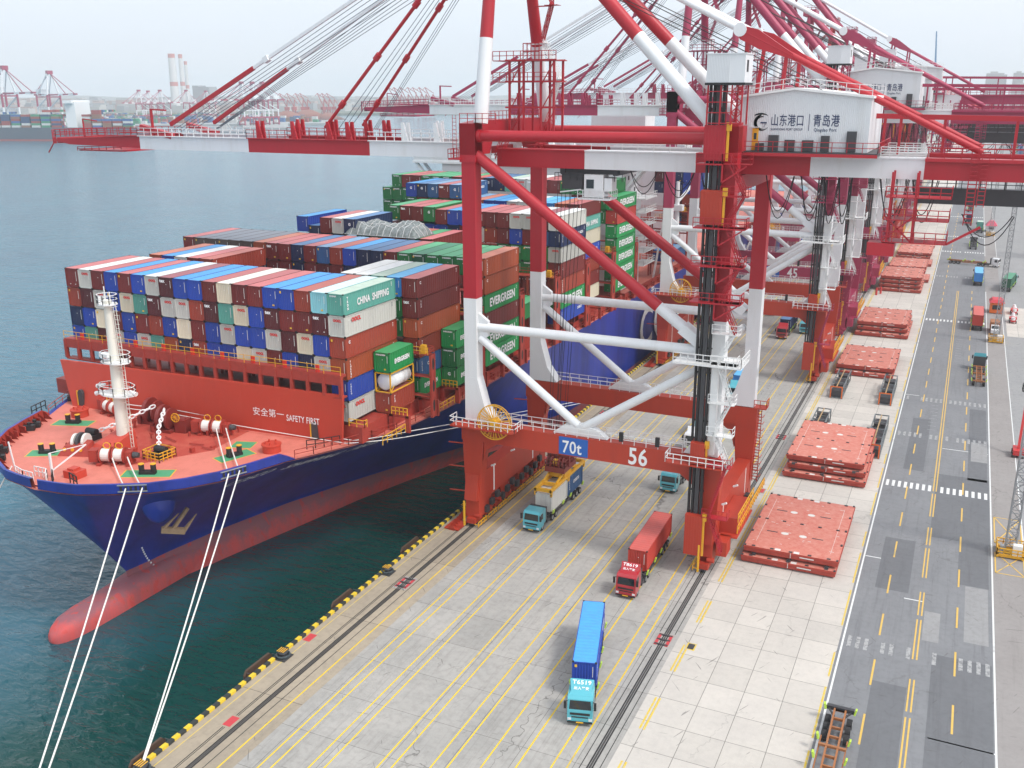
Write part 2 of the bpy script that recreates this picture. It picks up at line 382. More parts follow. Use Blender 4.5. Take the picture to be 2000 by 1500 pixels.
# tie-down pits in red at the rails
pit = mat('red_pit_cover', (.55,.05,.06), .6, dirt=.4, scale=3)
b = MB()
for x,y in ((-58.25,61.3),(-60.35,76.8),(-58.3,138.5),(-60,172),(-23.1,139.5),(-58.2,210)):
    b.box(x-.45,x+.45,y-.75,y+.75,0,.02,0); b.box(x-.6,x+.6,y-.95,y+.95,0,.01,1)
b.build('red_pit_covers', [pit, conc_edge])['kind'] = 'structure'
b = MB()
for x, ys in ((-57.2,(92.0,165)),(-24.6,(92.6,165,240,330))):
    for y in ys:
        b.box(x-.9,x+.9,y-1.6,y+1.6,0,.012,1)
        for s in (-1,1): b.box(x+s*.62-.16,x+s*.62+.16,y-1.2,y+1.2,.012,.08,0)
        for k in (-1,0,1): b.box(x-.75,x+.75,y+k-.12,y+k+.12,.012,.11,2)
b.build('rail_anchor_pits', [pit, conc_lane, DGR])['kind'] = 'structure'
mh = MB(); mh.box(-22,-21,91.9,93.3,0,.02,0); mh.box(-21.85,-21.15,92.05,93.15,.02,.03,1); mh.build('drain_grate', [Y_WORN, DGR])['kind'] = 'structure'
# quay kerb, black and yellow
b = MB(); k = 0; y = -40.0
while y < 620:
    b.box(QX, QX+.42, y, y+.78, 0, .3, k % 2); y += .78; k += 1
kerb = b.build('quay_kerb', [mat('kerb_yellow', (.78,.55,.03), .6, dirt=.4, dirtcol=(.2,.17,.1), scale=3), mat('kerb_black', (.03,.035,.035), .6, dirt=.3)]); kerb['kind'] = 'structure'
lines('kerb_side_line', Y_WORN, [(QX+1.15, QX+1.25, -40, 620)], .006)
# quay face
MB().box(QX-.5, QX-.002, -60, 1500, -9, -.6).build('quay_wall', mat('wet_quay_wall', (.10,.095,.085), .7, dirt=.6, dirtcol=(.03,.035,.03)))['kind'] = 'structure'

# ---- water
m = bpy.data.materials.new('sea_water'); m.use_nodes = True; nt = m.node_tree; bsdf = nt.nodes['Principled BSDF']
geo = nt.nodes.new('ShaderNodeNewGeometry'); P = geo.outputs['Position']
c = link_mix(nt, noise_n(nt, P, .025, 4, .6, .35, .65), (.038,.155,.215), (.034,.125,.185))
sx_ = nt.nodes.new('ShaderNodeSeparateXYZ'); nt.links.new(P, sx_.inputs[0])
silt_shade = nt.nodes.new('ShaderNodeMapRange'); nt.links.new(math_n(nt, 'ADD', sx_.outputs['X'], math_n(nt, 'MULTIPLY', noise_n(nt, P, .04, 4), 30)), silt_shade.inputs[0]); silt_shade.inputs[1].default_value = -95; silt_shade.inputs[2].default_value = -62
c = link_mix(nt, silt_shade.outputs[0], c, (.006,.048,.042))     # silty green along the quay, with hull reflection and shade painted in
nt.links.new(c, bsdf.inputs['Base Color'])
bsdf.inputs['Roughness'].default_value = .12; bsdf.inputs['IOR'].default_value = 1.33
def wavebump(scale, dist, sc3, strength, normal=None, detail=4):
    mp = nt.nodes.new('ShaderNodeMapping'); mp.inputs['Scale'].default_value = sc3; mp.inputs['Rotation'].default_value = (0,0,R(22)); nt.links.new(P, mp.inputs[0])
    n = nt.nodes.new('ShaderNodeTexNoise'); n.inputs['Scale'].default_value = scale; n.inputs['Detail'].default_value = detail; n.inputs['Roughness'].default_value = .55; n.inputs['Distortion'].default_value = .4
    nt.links.new(mp.outputs[0], n.inputs['Vector'])
    bp = nt.nodes.new('ShaderNodeBump'); bp.inputs['Strength'].default_value = strength; bp.inputs['Distance'].default_value = dist
    nt.links.new(n.outputs[0], bp.inputs['Height'])
    if normal is not None: nt.links.new(normal, bp.inputs['Normal'])
    return bp.outputs[0]
n1 = wavebump(.8, .5, (.45,1,1), .9)
n2 = wavebump(.22, 1.2, (.5,1,1), .55, n1, 3)
nt.links.new(n2, bsdf.inputs['Normal'])
WZ = -4.5
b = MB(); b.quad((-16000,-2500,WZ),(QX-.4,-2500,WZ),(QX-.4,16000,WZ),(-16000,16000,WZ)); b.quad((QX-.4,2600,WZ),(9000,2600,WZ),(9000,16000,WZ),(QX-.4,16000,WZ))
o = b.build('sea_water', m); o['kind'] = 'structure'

# ---- bollards and fenders on the quay
def quay_bollard(y, label):
    t = empty('mooring_bollard', (-60.6, y, 0), label, 'bollard', 'mooring bollards along the quay edge')
    b = MB(); b.box(-.75,.75,-.8,.8,0,.12); b.tube((0,0,.1),(0,0,.65),.34,14,r2=.28); b.tube((0,0,.6),(0,0,.85),.52,14,r2=.42)
    autosmooth(b.build('bollard_body', DGR, t))
    b = MB()
    for k in range(3):
        pts = [(1.0*math.cos(a*.5)*(.62+.05*k), 1.0*math.sin(a*.5)*(.62+.05*k), .18+.1*k) for a in range(14)]
        b.path(pts, .09, 6)
    b.build('rope_loops', mat('dark_rope', (.06,.08,.09), .8, dirt=0), t)
    b = MB()
    for k in range(4): b.box(-.5+.25*k,-.38+.25*k,-.45,.45,.87,.875)
    b.build('cap_stripes', YEL, t)
quay_bollard(72.4, 'black bollard with rope loops beside the nearest fender on the quay edge')
quay_bollard(93.4, 'black bollard by the quay edge just before the crane rail anchor pit')
quay_bollard(52.3, 'black bollard at the bottom left quay corner where the white mooring ropes end')
quay_bollard(114.5, 'black bollard under the seaside leg of the nearest crane')
wood = mat('fender_rust_brown', (.10,.055,.035), .8, dirt=.6, dirtcol=(.04,.03,.025), scale=2)
def fender(y0, y1, label):
    t = empty('quay_fender', (QX-.9, (y0+y1)/2, -1.4), label, 'fender', 'fender panels hung on the quay face')
    L = (y1-y0)/2
    b = MB(); b.prism([(-L,1.0),(-L+.4,1.45),(L-.4,1.45),(L,1.0),(L,-1.8),(-L,-1.8)], 'x', -.35, -.1); b.build('face_panel', wood, t)
    b = MB()
    for s in (-.5,.5): b.tube((-.1,s*L,.3),(.9,s*L,.3),.55,12)
    b.build('rubber_drum', BLK, t)
    b = MB()
    for s in (-.9,.9): b.tube((0,s*L,1.3),(.85,s*L,1.35),.05,5)
    b.build('chain', DGR, t)
fender(68.3,72.8,'brown fender panel nearest the camera with a coiled rope behind')
fender(84.0,88.4,'brown fender panel, second one along the quay from the camera')
fender(99.8,104.4,'brown fender panel just short of the crane seaside leg')
fender(52.6,57.0,'brown fender panel at the bottom left corner below the mooring ropes')
# ------------------------------------------------------------------ the container ship
CX = -92.0
def interp(tab, x):
    if x <= tab[0][0]: return tab[0][1]
    for (a, fa), (b, fb) in zip(tab[:-1], tab[1:]):
        if x <= b: 
            t = (x-a)/(b-a); return fa+(fb-fa)*t
    return tab[-1][1]
TD = [(69.8,0),(70.15,3.4),(70.6,5.7),(72.3,9.2),(74.3,12.7),(77,15.4),(80.3,17.6),(84,19.1),(88.5,20.6),(92,22.5),(96.4,24.7),(104,27.2),(112,28.2),(120,28.65),(900,28.65)]
TB = [(81,0),(84,.5),(88,1.0),(94.6,2.2),(107,5.4),(119.5,9.8),(130,14),(140,18.5),(150,23),(165,27.5),(185,28.65)]
TW = [(82,0),(84,1.0),(90,2.6),(99,4.6),(109,7.0),(120,9.4),(130,12.4),(140,15.8),(150,20),(165,26),(185,28.65)]
TS = [(-9,84),(-4.5,82),(-2.5,81.3),(-.7,81),(3.4,78.2),(7.9,75),(16.2,69.8)]
def hb(Y, z):
    y0 = interp(TS, z)
    if Y <= y0: return 0.0
    if z >= -.7:
        k = min(max((z+.7)/15.7, 0), 1); e = 1.5-.8*min(max((Y-95)/45, 0), 1)
        s = max(0, 1-(Y-y0)/60)
        return interp(TB, Y+(81-y0)*s)*(1-k**e)+interp(TD, Y-(y0-70)*s if z < 15 else Y)*k**e
    k = min(max((z+4.5)/3.8, 0), 1)
    return interp(TW, Y)*(1-k)+interp(TB, Y)*k
ship = empty('container_ship', (CX, 250, WZ), 'huge container ship with blue hull and salmon pink bow deck moored at the quay', 'ship')
SO = (CX, 250, WZ)
def hullpaint(name, col, dc, dirt, rough, scale, streak=1, lo=.45):
    return mat(name, col, rough, dirt=dirt, dirtcol=dc, scale=scale, streak=streak, dirt_lo=lo)
HB = hullpaint('hull_blue', (.020,.045,.33), (.008,.012,.05), .75, .38, .22, 1, .40)
HR = hullpaint('hull_red', (.62,.09,.085), (.26,.12,.14), .7, .7, .5, 1, .42)
_n = HR.node_tree; _b = _n.nodes['Principled BSDF']; _src = _b.inputs['Base Color'].links[0].from_socket
_tc = _n.nodes.new('ShaderNodeTexCoord'); _sp = _n.nodes.new('ShaderNodeSeparateXYZ'); _n.links.new(_tc.outputs['Object'], _sp.inputs[0])
_f = math_n(_n, 'ADD', _sp.outputs['Z'], noise_n(_n, _tc.outputs['Object'], .5, 7, .7, .2, .8, -1.6, 1.6))
_mr = _n.nodes.new('ShaderNodeMapRange'); _n.links.new(_f, _mr.inputs[0]); _mr.inputs[1].default_value = 1.2; _mr.inputs[2].default_value = 2.6; _mr.inputs[4].default_value = .8
_c = link_mix(_n, _mr.outputs[0], _src, (.24,.11,.135))          # dried, greyed antifouling above the old waterline
_c = link_mix(_n, noise_n(_n, _tc.outputs['Object'], .55, 8, .75, .60, .68, 0, .85), _c, (.38,.12,.025))   # rust
_c = link_mix(_n, noise_n(_n, _tc.outputs['Object'], .8, 3, .5, .60, .62, 0, .6, sc3=(1,1,.5)), _c, (.60,.06,.05))
_n.links.new(_c, _b.inputs['Base Color'])
DECK = mat('deck_salmon', (.66,.20,.15), .6, dirt=.6, dirtcol=(.42,.11,.07), scale=.35)
DKG = mat('deck_green', (.07,.33,.16), .6, dirt=.4, scale=1)
BW = mat('breakwater_red', (.52,.055,.03), .5, dirt=.35, dirtcol=(.40,.06,.035), scale=.3)
SRED = mat('ship_red_steel', (.38,.045,.03), .55, dirt=.5, dirtcol=(.18,.03,.02), scale=1.5)
CRM = mat('mast_cream', (.80,.77,.68), .5, dirt=.3, dirtcol=(.55,.5,.4), streak=1)
ZL = [-8,-6,-4.5,-3,-2,-.7,.3,1.3,2.4,3.4,4.4,5.4,6.4,7.4,8.4,9.4,10.4,11.4,12.3,13.1,13.8,14.4,15.0,16.1]
NU = 110
b = MB(); rows = []
for z in ZL:
    y0 = interp(TS, z); row = []
    for i in range(NU+1):
        u = i/NU; Y = y0+(150-y0)*(u**2.0) if i < NU-4 else None
        if Y is None: Y = [165,185,260,420,458][i-(NU-4)]
        pass
        row.append((Y, hb(Y, z), z))
    rows.append(row)
nz = len(ZL)
for sgn in (1, -1):
    base = len(b.v)
    for row in rows[:-1]:
        for Y, h, z in row: b.v.append((CX+sgn*h, Y, z))
    n1_ = NU+1
    for r in range(nz-2):
        for i in range(NU):
            q = (base+r*n1_+i, base+r*n1_+i+1, base+(r+1)*n1_+i+1, base+(r+1)*n1_+i)
            b.f.append(q if sgn > 0 else q[::-1]); b.m.append(1 if ZL[r+1] <= -.69 else 0)
# transom
b.quad((CX-28.65,458,-8),(CX+28.65,458,-8),(CX+28.65,458,15),(CX-28.65,458,15))
# bulwark forward of the breakwater: outer and inner skin with a cap
by = [69.85,69.95,70.1,70.35,70.6,71.2,72,73,74.3,75.6,77,78.6,80.3,82,84,86,87.8,88.8,89.6]
def bwz(Y): return 16.1 if Y < 88 else 16.1-(Y-88)/1.6*1.1
for sgn in (1,-1):
    for a, c in zip(by[:-1], by[1:]):
        ha, hc = interp(TD, a), interp(TD, c); f = .985
        A0,A1 = (CX+sgn*ha,a,14.95),(CX+sgn*(ha+.12),a-.05,bwz(a)); C0,C1 = (CX+sgn*hc,c,14.95),(CX+sgn*(hc+.12),c-.05,bwz(c))
        B0,B1 = (CX+sgn*max(0,ha-.3),a+.25,14.85),(CX+sgn*max(0,ha-.2),a+.2,bwz(a)); D0,D1 = (CX+sgn*max(0,hc-.3),c+.25,14.85),(CX+sgn*max(0,hc-.2),c+.2,bwz(c))
        b.add([A0,C0,C1,A1],[(0,1,2,3) if sgn>0 else (3,2,1,0)],0); b.add([A1,C1,D1,B1],[(0,1,2,3) if sgn>0 else (3,2,1,0)],0)
        b.add([B0,D0,D1,B1],[(3,2,1,0) if sgn>0 else (0,1,2,3)],2)
# bulb
segs_ = [(68.9,.15,-4.2),(69.2,.9,-4.2),(69.9,1.45,-4.2),(71.2,1.95,-4.15),(73.5,2.2,-4.15),(77,2.35,-4.25),(80,2.4,-4.1),(83,2.5,-3.9),(88,2.6,-3.9),(94,2.9,-4.3),(102,3.2,-5)]
base = len(b.v); n = 20
for Y, r, zc in segs_:
    for i in range(n):
        t = 2*math.pi*i/n; ct, st = math.cos(t), math.sin(t); b.v.append((CX+r*.92*math.copysign(abs(ct)**.6, ct), Y, zc+r*1.0*math.copysign(abs(st)**.75, st)))
for k in range(len(segs_)-1):
    for i in range(n):
        b.f.append((base+k*n+i, base+k*n+(i+1)%n, base+(k+1)*n+(i+1)%n, base+(k+1)*n+i)); b.m.append(1)
b.f.append(tuple(base+i for i in range(n))[::-1]); b.m.append(1)
hull = b.build('hull', [HB, HR, SRED], ship, SO); autosmooth(hull, 50)
# deck
pts = [Y for Y, _ in TD if Y < 850]+[458]
b = MB(); L = [(CX+interp(TD,y)-.05, y+.05, 14.8) for y in pts]; L2 = [(CX-interp(TD,y)+.05, y+.05, 14.8) for y in pts]
for i in range(len(pts)-1): b.quad(L2[i], L[i], L[i+1], L2[i+1])
b.build('deck', DECK, ship, SO)
# deck edge rail, gunwale
b = MB()
for sgn in (1,-1):
    yy = [89.8,92,96.4,100,104,108,112,116,120]+list(range(126,458,12))
    b.rail([(CX+sgn*(interp(TD,y)-.25), y, 15.0) for y in yy], 1.05, .07, 2.0)
b.build('deck_railing', SRED, ship, SO)
b = MB()
for sgn in (1,-1):
    for y in range(126, 440, 5): b.box(*(sorted((CX+sgn*28.3, CX+sgn*27.3))), y, y+.25, 14.8, 15.9)
    b.box(*(sorted((CX+sgn*27.2, CX+sgn*27.5))), 121, 458, 14.8, 16.2)
b.build('side_coaming', SRED, ship, SO)
# breakwater: leaning wall with side gussets and two arched doorways
b = MB()
def bwp(x, z): return 94.0+(x+113.15)*.0886-.0+ (z-14.8)*.02
xl, xr = -115.3, -68.2
NB = 30
def bwpt(t, k): return (-113.3+44.3*t, 94.1+2.9*t, 14.8) if k == 0 else (-115.9+47.8*t, 95.2+1.2*t, 21.1+.4*t)
for i in range(NB):
    t0, t1 = i/NB, (i+1)/NB; A, B_, C_, D_ = bwpt(t0,0), bwpt(t1,0), bwpt(t1,1), bwpt(t0,1); o3 = Vector((0,.4,0))
    b.hexa([A, B_, tuple(Vector(B_)+o3), tuple(Vector(A)+o3)], [D_, C_, tuple(Vector(C_)+o3), tuple(Vector(D_)+o3)], 0)
b.build('breakwater', BW, ship, SO)
b = MB()
for x0, y0 in ((-112.1,94.3),(-73.3,96.62)):
    pr = [(x0,15.0),(x0+.95,15.0),(x0+.95,16.9),(x0+.8,17.25),(x0+.475,17.4),(x0+.15,17.25),(x0,16.9)]
    b.prism(pr, 'y', y0-.12, y0+.25, 0)
    b.box(x0-.18, x0-.02, y0-.16, y0+.1, 15.0, 17.2, 1)
b.build('breakwater_door', [DGR, YEL], ship, SO)
t_ = put_text('安全第一', 1.2, (-82.1,95.88,17.35), (R(90),0,R(3.2)), LET, ship, bold=.0); t_.location -= Vector(SO)
t_ = put_text('SAFETY FIRST', 1.2, (-76.9,96.2,17.05), (R(90),0,R(3.2)), LET, ship, bold=.01, sx=.66); t_.location -= Vector(SO)
# lashing platform above the breakwater
b = MB(); y0, y1 = 96.4, 97.6
b.box(-115.9,-68.2,y0,y1,23.75,24.05); b.box(-115.9,-68.2,y0,y0+.25,22.75,23.75)
b.box(-115.9,-68.2,y0,y1,21.0,21.2)
for i in range(20): b.box(-115.85+i*2.5-.2,-115.85+i*2.5+.2,y0-.1,y0+.4,21.2,23.9)
b.build('lashing_platform', SRED, ship, SO)
b = MB(); b.rail([(-115.9,y0,24.05),(-68.2,y0,24.05)], 1.1, .06, 2.5); b.build('platform_railing', YEL, ship, SO)
b = MB()
for i in range(9): b.box(-113+i*5.1,-112.55+i*5.1,y0+.3,y0+.6,24.05,25.0)
b.build('red_fire_boxes', mat('signal_red', (.65,.03,.02), .5, dirt=0), ship, SO)
# lashing bridges between bays
def lashing_bridge(y, w, top, x0=-120.6, x1=-63.3):
    b = MB(); z = 15.0
    lv = []
    zz = 18.0
    while zz < top-1.5: lv.append(zz); zz += 2.8
    lv.append(top)
    for z in lv: b.box(x0, x1, y, y+w, z-.12, z)
    n = int((x1-x0)/5)
    for i in range(n+1):
        x = x0+(x1-x0)*i/n
        for yy in (y, y+w-.2): b.box(x-.18, x+.18, yy, yy+.2, 15, top)
    # oval-holed side plates
    for xs in (x1, x0): b.box(xs-.12, xs+.12, y+.1, y+w-.1, 15, top)
    b.rail([(x1,y,top),(x1,y+w,top)], 1.0, .08, 1.0)
    for yy in (y, y+w): b.rail([(x0,yy,top),(x1,yy,top)], 1.0, .06, 3.0)
    o = b.build('lashing_bridge', SRED, ship, SO)
    h = MB()
    for z in lv:
        h.prism([(y+w*.5+.28*math.cos(a)*1.0, z-1.35+.85*math.sin(a)) for a in [2*math.pi*k/12 for k in range(12)]], 'x', x1+.12, x1+.14)
    hh = h.build('plate_opening', BLK, None, SO); hh.location = (0,0,0); hh.parent = o
    yb = MB(); yb.box(x1-1.6,x1-.9,y+.2,y+.8,top,top+1.2); yb.rail([(x1-.3,y-.1,top),(x1-4,y-.1,top)], 1.0,.07,1.2)
    yy = yb.build('yellow_gear_box', YEL, None, SO); yy.location = (0,0,0); yy.parent = o
for y, w, tp in ((110.3,1.1,23.9),(124.3,2.3,26.4),(139.5,1.7,26.6),(154.3,2.2,27),(169.6,2.1,27),(184.6,1.9,27),(199.3,1.8,27),(227,2,29),(242,2,29)):
    lashing_bridge(y, w, tp)
# pedestals and hatch coaming below the stacks along the side
b = MB()
for y0 in (104,111.8,118,127.2,133,142,157,163,172,178,187,193):
    for x in (-63.4,-65.9): b.box(x-.3,x+.3,y0,y0+.4,14.8,17.1)
    b.box(-66.3,-63.2,y0,y0+.4,16.8,17.15)
b.box(-120.7,-66.5,98,200,14.8,17.0)
b.build('container_pedestals', SRED, ship, SO)
b = MB()
for y0, y1 in ((98.2,103.8),(112,117.5)):
    b.rail([(-63.6,y0,15),(-63.6,y1,15)],1.1,.08,1.2); 
b.rail([(-68,97.4,17.2),(-65.7,97.4,17.2),(-65.7,98,17.2)],1.0,.08,1)
b.rail([(-65.7,103.9,17.2),(-63.3,103.9,17.2)],1.0,.09,.6); b.rail([(-65.7,117.8,17.2),(-63.3,117.8,17.2)],1.0,.09,.6)
b.build('yellow_side_rails', YEL, ship, SO)
# forward mast
mast = MB(); mast.tube((-92.8,84,14.8),(-92.8,84,34.0),.85,16,r2=.45); mo = mast.build('mast', CRM, ship, SO); autosmooth(mo)
def mpart(b, nm, m): o = b.build(nm, m, None, SO); o.location = (0,0,0); o.parent = mo; return o
for z, rx, ry, dx in ((22.0,2.7,1.5,-.2),(26.2,2.1,1.4,.2),(33.4,1.25,1.1,0)):
    b = MB(); pr = [(-92.8+dx+rx*math.cos(a), 84+ry*math.sin(a)) for a in [2*math.pi*k/10 for k in range(10)]]
    b.prism(pr, 'z', z, z+.15); b.rail([(x,y,z+.15) for x,y in pr], 1.1, .07, 1.2, closed=True)
    mpart(b, 'mast_platform', WHT2)
b = MB()
for z0, z1 in ((15,22),(22.2,26.2),(26.4,33.4)):
    x = -91.6; b.bar((x,83.9,z0),(x-.25 if z1>30 else x,83.9,z1),.07); b.bar((x+.45,83.9,z0),(x+.2 if z1>30 else x+.45,83.9,z1),.07)
    z = z0+.3
    while z < z1:
        b.bar((x-.1,83.9,z),(x+.45,83.9,z),.06)
        if int(z*10)%3 == 0: b.rail([(x-.1,83.3,z),(x+.6,83.3,z)],.02,.05,1,mids=())
        z += .55
mpart(b, 'mast_ladder', CRM)
b = MB(); b.bar((-93.1,84,34),(-93.1,84,35.6),.1); b.bar((-92.3,84,34),(-92.3,84,35.0),.1); b.box(-94.4,-94,83.8,84.2,33.6,34.3); b.tube((-95.6,83.4,22.9),(-94.4,83.6,23.3),.3,8,r2=.12); b.tube((-96,83.4,21.9),(-94.6,83.7,22.4),.3,8,r2=.12); b.tube((-89.3,83.5,22.6),(-90.4,83.6,22.9),.3,8,r2=.12)
b.box(-94.2,-92.9,83,84,26.9,27.4)
mpart(b, 'mast_lamps', WHT2)
b = MB(); b.hexa([(-95.6,80.6,14.8),(-93.2,80.2,14.8),(-91.3,84.6,14.8),(-94.0,85.4,14.8)],[(-95.2,81.6,16),(-93.6,81.4,16),(-91.4,84.6,17.4),(-94.0,85.4,17.4)])
b.build('chain_pipe_housing', BW, ship, SO)
b = MB(); b.prism([(-92.5,79.0),(-87.5,80.5),(-82.5,88),(-83,96.0),(-99,95.0),(-98,88),(-95,85)], 'z', 14.8, 14.812)
b.build('dark_red_work_area', mat('deck_dark_red', (.45,.06,.04), .6, dirt=.6, dirtcol=(.60,.17,.11), scale=.6), ship, SO)
b = MB(); r9 = random.Random(9)
for k in range(34):
    x, y = r9.uniform(-101,-83), r9.uniform(80,95.0)
    if abs(x+92.8) < 1.6 and abs(y-84) < 1.6: continue
    h = r9.uniform(.25,1.2); w_ = r9.uniform(.15,.55); q = r9.random()
    if q < .4: b.box(x,x+w_,y,y+w_*1.4,14.8,14.8+h)
    elif q < .7: b.tube((x,y,14.8),(x,y,14.8+h*1.3),w_*.4,8); b.tube((x-.2,y,14.8+h),(x+.35,y,14.8+h),.1,6)
    else: b.tube((x,y,15.05),(x+r9.uniform(-2.5,2.5),y+r9.uniform(-1,1),15.05),.09,6)
b.build('deck_gear', SRED, ship, SO)
# mooring winches
ROPE = mat('white_rope', (.74,.73,.69), .8, dirt=.2); 
def winch(x, y, a):
    c, s = math.cos(a), math.sin(a)
    T = lambda u, v, z: (x+c*u-s*v, y+s*u+c*v, 14.8+z)
    b = MB()
    for u in (-1.9,-.1,1.7): b.bar(T(u,-1.0,.15),T(u,1.0,.15),.5,.35)
    for u in (-1.85,-.55,-.25,1.05): b.tube(T(u,0,1.15),T(u+.12,0,1.15),1.0,18)
    b.tube(T(-2.6,0,1.15),T(2.2,0,1.15),.14,8)
    b.bar(T(-3.2,0,1.1),T(-2.1,0,1.1),1.2,1.5); b.bar(T(1.2,0,.9),T(2.0,0,.9),1.0,1.5)
    for u in (.35,.95): b.bar(T(u-1.2,.5,1.9),T(u-1.2,.5,2.5),.15)
    w_ = b.build('mooring_winch', SRED, ship, SO)
    def sub(b, nm, m): o = b.build(nm, m, None, SO); o.location = (0,0,0); o.parent = w_
    b = MB()
    for u in (-1.7,-.12): b.tube(T(u,0,1.15),T(u+1.1,0,1.15),.8,18)
    sub(b, 'rope_drum', ROPE)
    b = MB(); b.tube(T(2.1,0,1.15),T(2.8,0,1.15),.42,12,r2=.32); sub(b, 'warping_head', DGR)
    b = MB()
    for u in (-1.0,.5):
        for k in range(8):
            a0, a1 = k*math.pi/4, (k+1)*math.pi/4
            b.bar(T(u+.45*math.cos(a0),-.1,2.35+.4*math.sin(a0)),T(u+.45*math.cos(a1),-.1,2.35+.4*math.sin(a1)),.08)
    sub(b, 'hand_wheel', YEL)
winch(-89.8, 79.8, R(22)); winch(-86.0, 93.0, R(14)); winch(-104.5, 93.5, R(-12))
# windlasses: big chain wheels with brake bands
def windlass(x, y, a):
    c, s = math.cos(a), math.sin(a); T = lambda u, v, z: (x+c*u-s*v, y+s*u+c*v, 14.8+z)
    b = MB()
    b.tube(T(-.7,0,1.7),T(-.2,0,1.7),1.75,24); b.tube(T(.5,0,1.6),T(.8,0,1.6),1.5,24); b.tube(T(-1.6,0,1.7),T(2.8,0,1.7),.25,10)
    b.bar(T(1.6,0,.9),T(3.2,0,.9),1.6,1.8); b.bar(T(-1.8,0,.5),T(-1.3,0,.5),2.4,1.2); b.box(x-1.5,x+1.5,y-1.2,y+1.2,14.8,15.2)
    w_ = b.build('anchor_windlass', mat('windlass_maroon', (.22,.025,.02), .45, dirt=.4), ship, SO); autosmooth(w_)
    b = MB()
    for k in range(10):
        a0, a1 = k*math.pi/5, (k+1)*math.pi/5
        b.bar(T(2.0+.6*math.cos(a0),-1,2.2+.6*math.sin(a0)),T(2.0+.6*math.cos(a1),-1,2.2+.6*math.sin(a1)),.09)
        b.bar(T(2.0,-1,2.2),T(2.0+.6*math.cos(a0),-1,2.2+.6*math.sin(a0)),.05)
    o = b.build('hand_wheel', YEL, None, SO); o.location = (0,0,0); o.parent = w_
windlass(-93.2, 91.8, R(10)); windlass(-97.2, 93.5, R(10)); 
# low drum machine at port bow
b = MB()
for k, r in enumerate((1.1,1.25,1.1)): b.tube((-97.9+.55*k,80.9+.3*k,16.0),(-97.6+.55*k,81.0+.3*k,16.0),r,20,m=k%2)
b.hexa([(-98.6,78.6,14.8),(-94.6,80.0,14.8),(-95.4,82.1,14.8),(-98.8,81.1,14.8)],[(-98.0,79.4,16.0),(-95.2,80.3,16.0),(-95.8,81.8,16.3),(-98.4,81.1,16.3)],2)
for k in range(3): b.tube((-97.8+k*1.0,79.1+k*.33,15.6),(-97.85+k*1.0,79.2+k*.33,15.6),.22,10,m=3)
b.build('chain_stopper_machine', [ROPE, DGR, SRED, YEL], ship, SO)
# anchor chains
def chain(pts, nm='anchor_chain'):
    b = MB(); pts = [Vector(p) for p in pts]; k = 0
    for a, c in zip(pts[:-1], pts[1:]):
        L = (c-a).length; n = max(1, int(L/.62)); d = (c-a).normalized(); side = d.cross(Vector((0,0,1))).normalized(); upv = side.cross(d)
        for i in range(n):
            m0 = a+d*(L*(i+.5)/n); w1 = side if k % 2 else upv; k += 1
            ring = [m0+d*.45*math.cos(t)+w1*.24*math.sin(t) for t in [2*math.pi*q/8 for q in range(8)]]
            b.path(ring+[ring[0]], .085, 5)
    b.build(nm, LET, ship, SO)
chain([(-94.9,91.6,18.0),(-97.3,88.5,16.6),(-99.4,85.2,15.6)]); chain([(-92.2,90.6,18.2),(-90.5,87.6,16.8),(-86.9,83.8,15.6)])
b = MB()
for x,y in ((-99.6,84.9),(-86.6,83.6)):
    b.box(x-.9,x+.9,y-.9,y+.9,14.8,15.5,0); b.tube((x-.8,y+.2,15.8),(x+.8,y+.2,15.8),.45,10,m=0)
b.build('chain_stopper', BLK, ship, SO)
b = MB(); b.rail([(-88,82.2,14.8),(-85.2,82.0,14.8),(-85.0,84.6,14.8),(-88,84.8,14.8)], 1.2, .08, .7, closed=True, mids=(.33,.66)); b.build('stopper_guard_rail', YEL, ship, SO)
# bollard pairs on green pads
for x,y,a,sz in ((-107.0,88.6,.35,1.7),(-100.6,78.9,.5,1.5),(-84.0,78.9,.45,1.9),(-78.6,87.8,1.2,1.5),(-101.0,96.0,.1,1.3),(-80.2,91.4,.3,.9)):
    c, s = math.cos(a), math.sin(a); T = lambda u, v: (x+c*u-s*v, y+s*u+c*v)
    p = [T(-1.9*sz*.8,-1.1),T(1.9*sz*.8,-1.1),T(1.9*sz*.8,1.1),T(-1.9*sz*.8,1.1)]
    b = MB(); b.prism(p, 'z', 14.8, 14.815, 0)
    q = [T(-2.0*sz*.8,-1.2),T(2.0*sz*.8,-1.2),T(2.0*sz*.8,1.2),T(-2.0*sz*.8,1.2)]; b.prism(q, 'z', 14.8, 14.808, 1)
    b.build('bollard_pad', [DKG, YEL], ship, SO)
    if sz < 1: continue
    b = MB(); b.bar((*T(-.95,0),15.0),(*T(.95,0),15.0),.8,.35)
    for u in (-.7,.7): b.tube((*T(u,0),14.9),(*T(u,0),16.0),.33,12)
    bo = b.build('twin_bollard', BLK, ship, SO)
    b = MB()
    for u in (-.7,.7): b.tube((*T(u,0),16.0),(*T(u,0),16.06),.36,12)
    o = b.build('bollard_cap', YEL, None, SO); o.location = (0,0,0); o.parent = bo
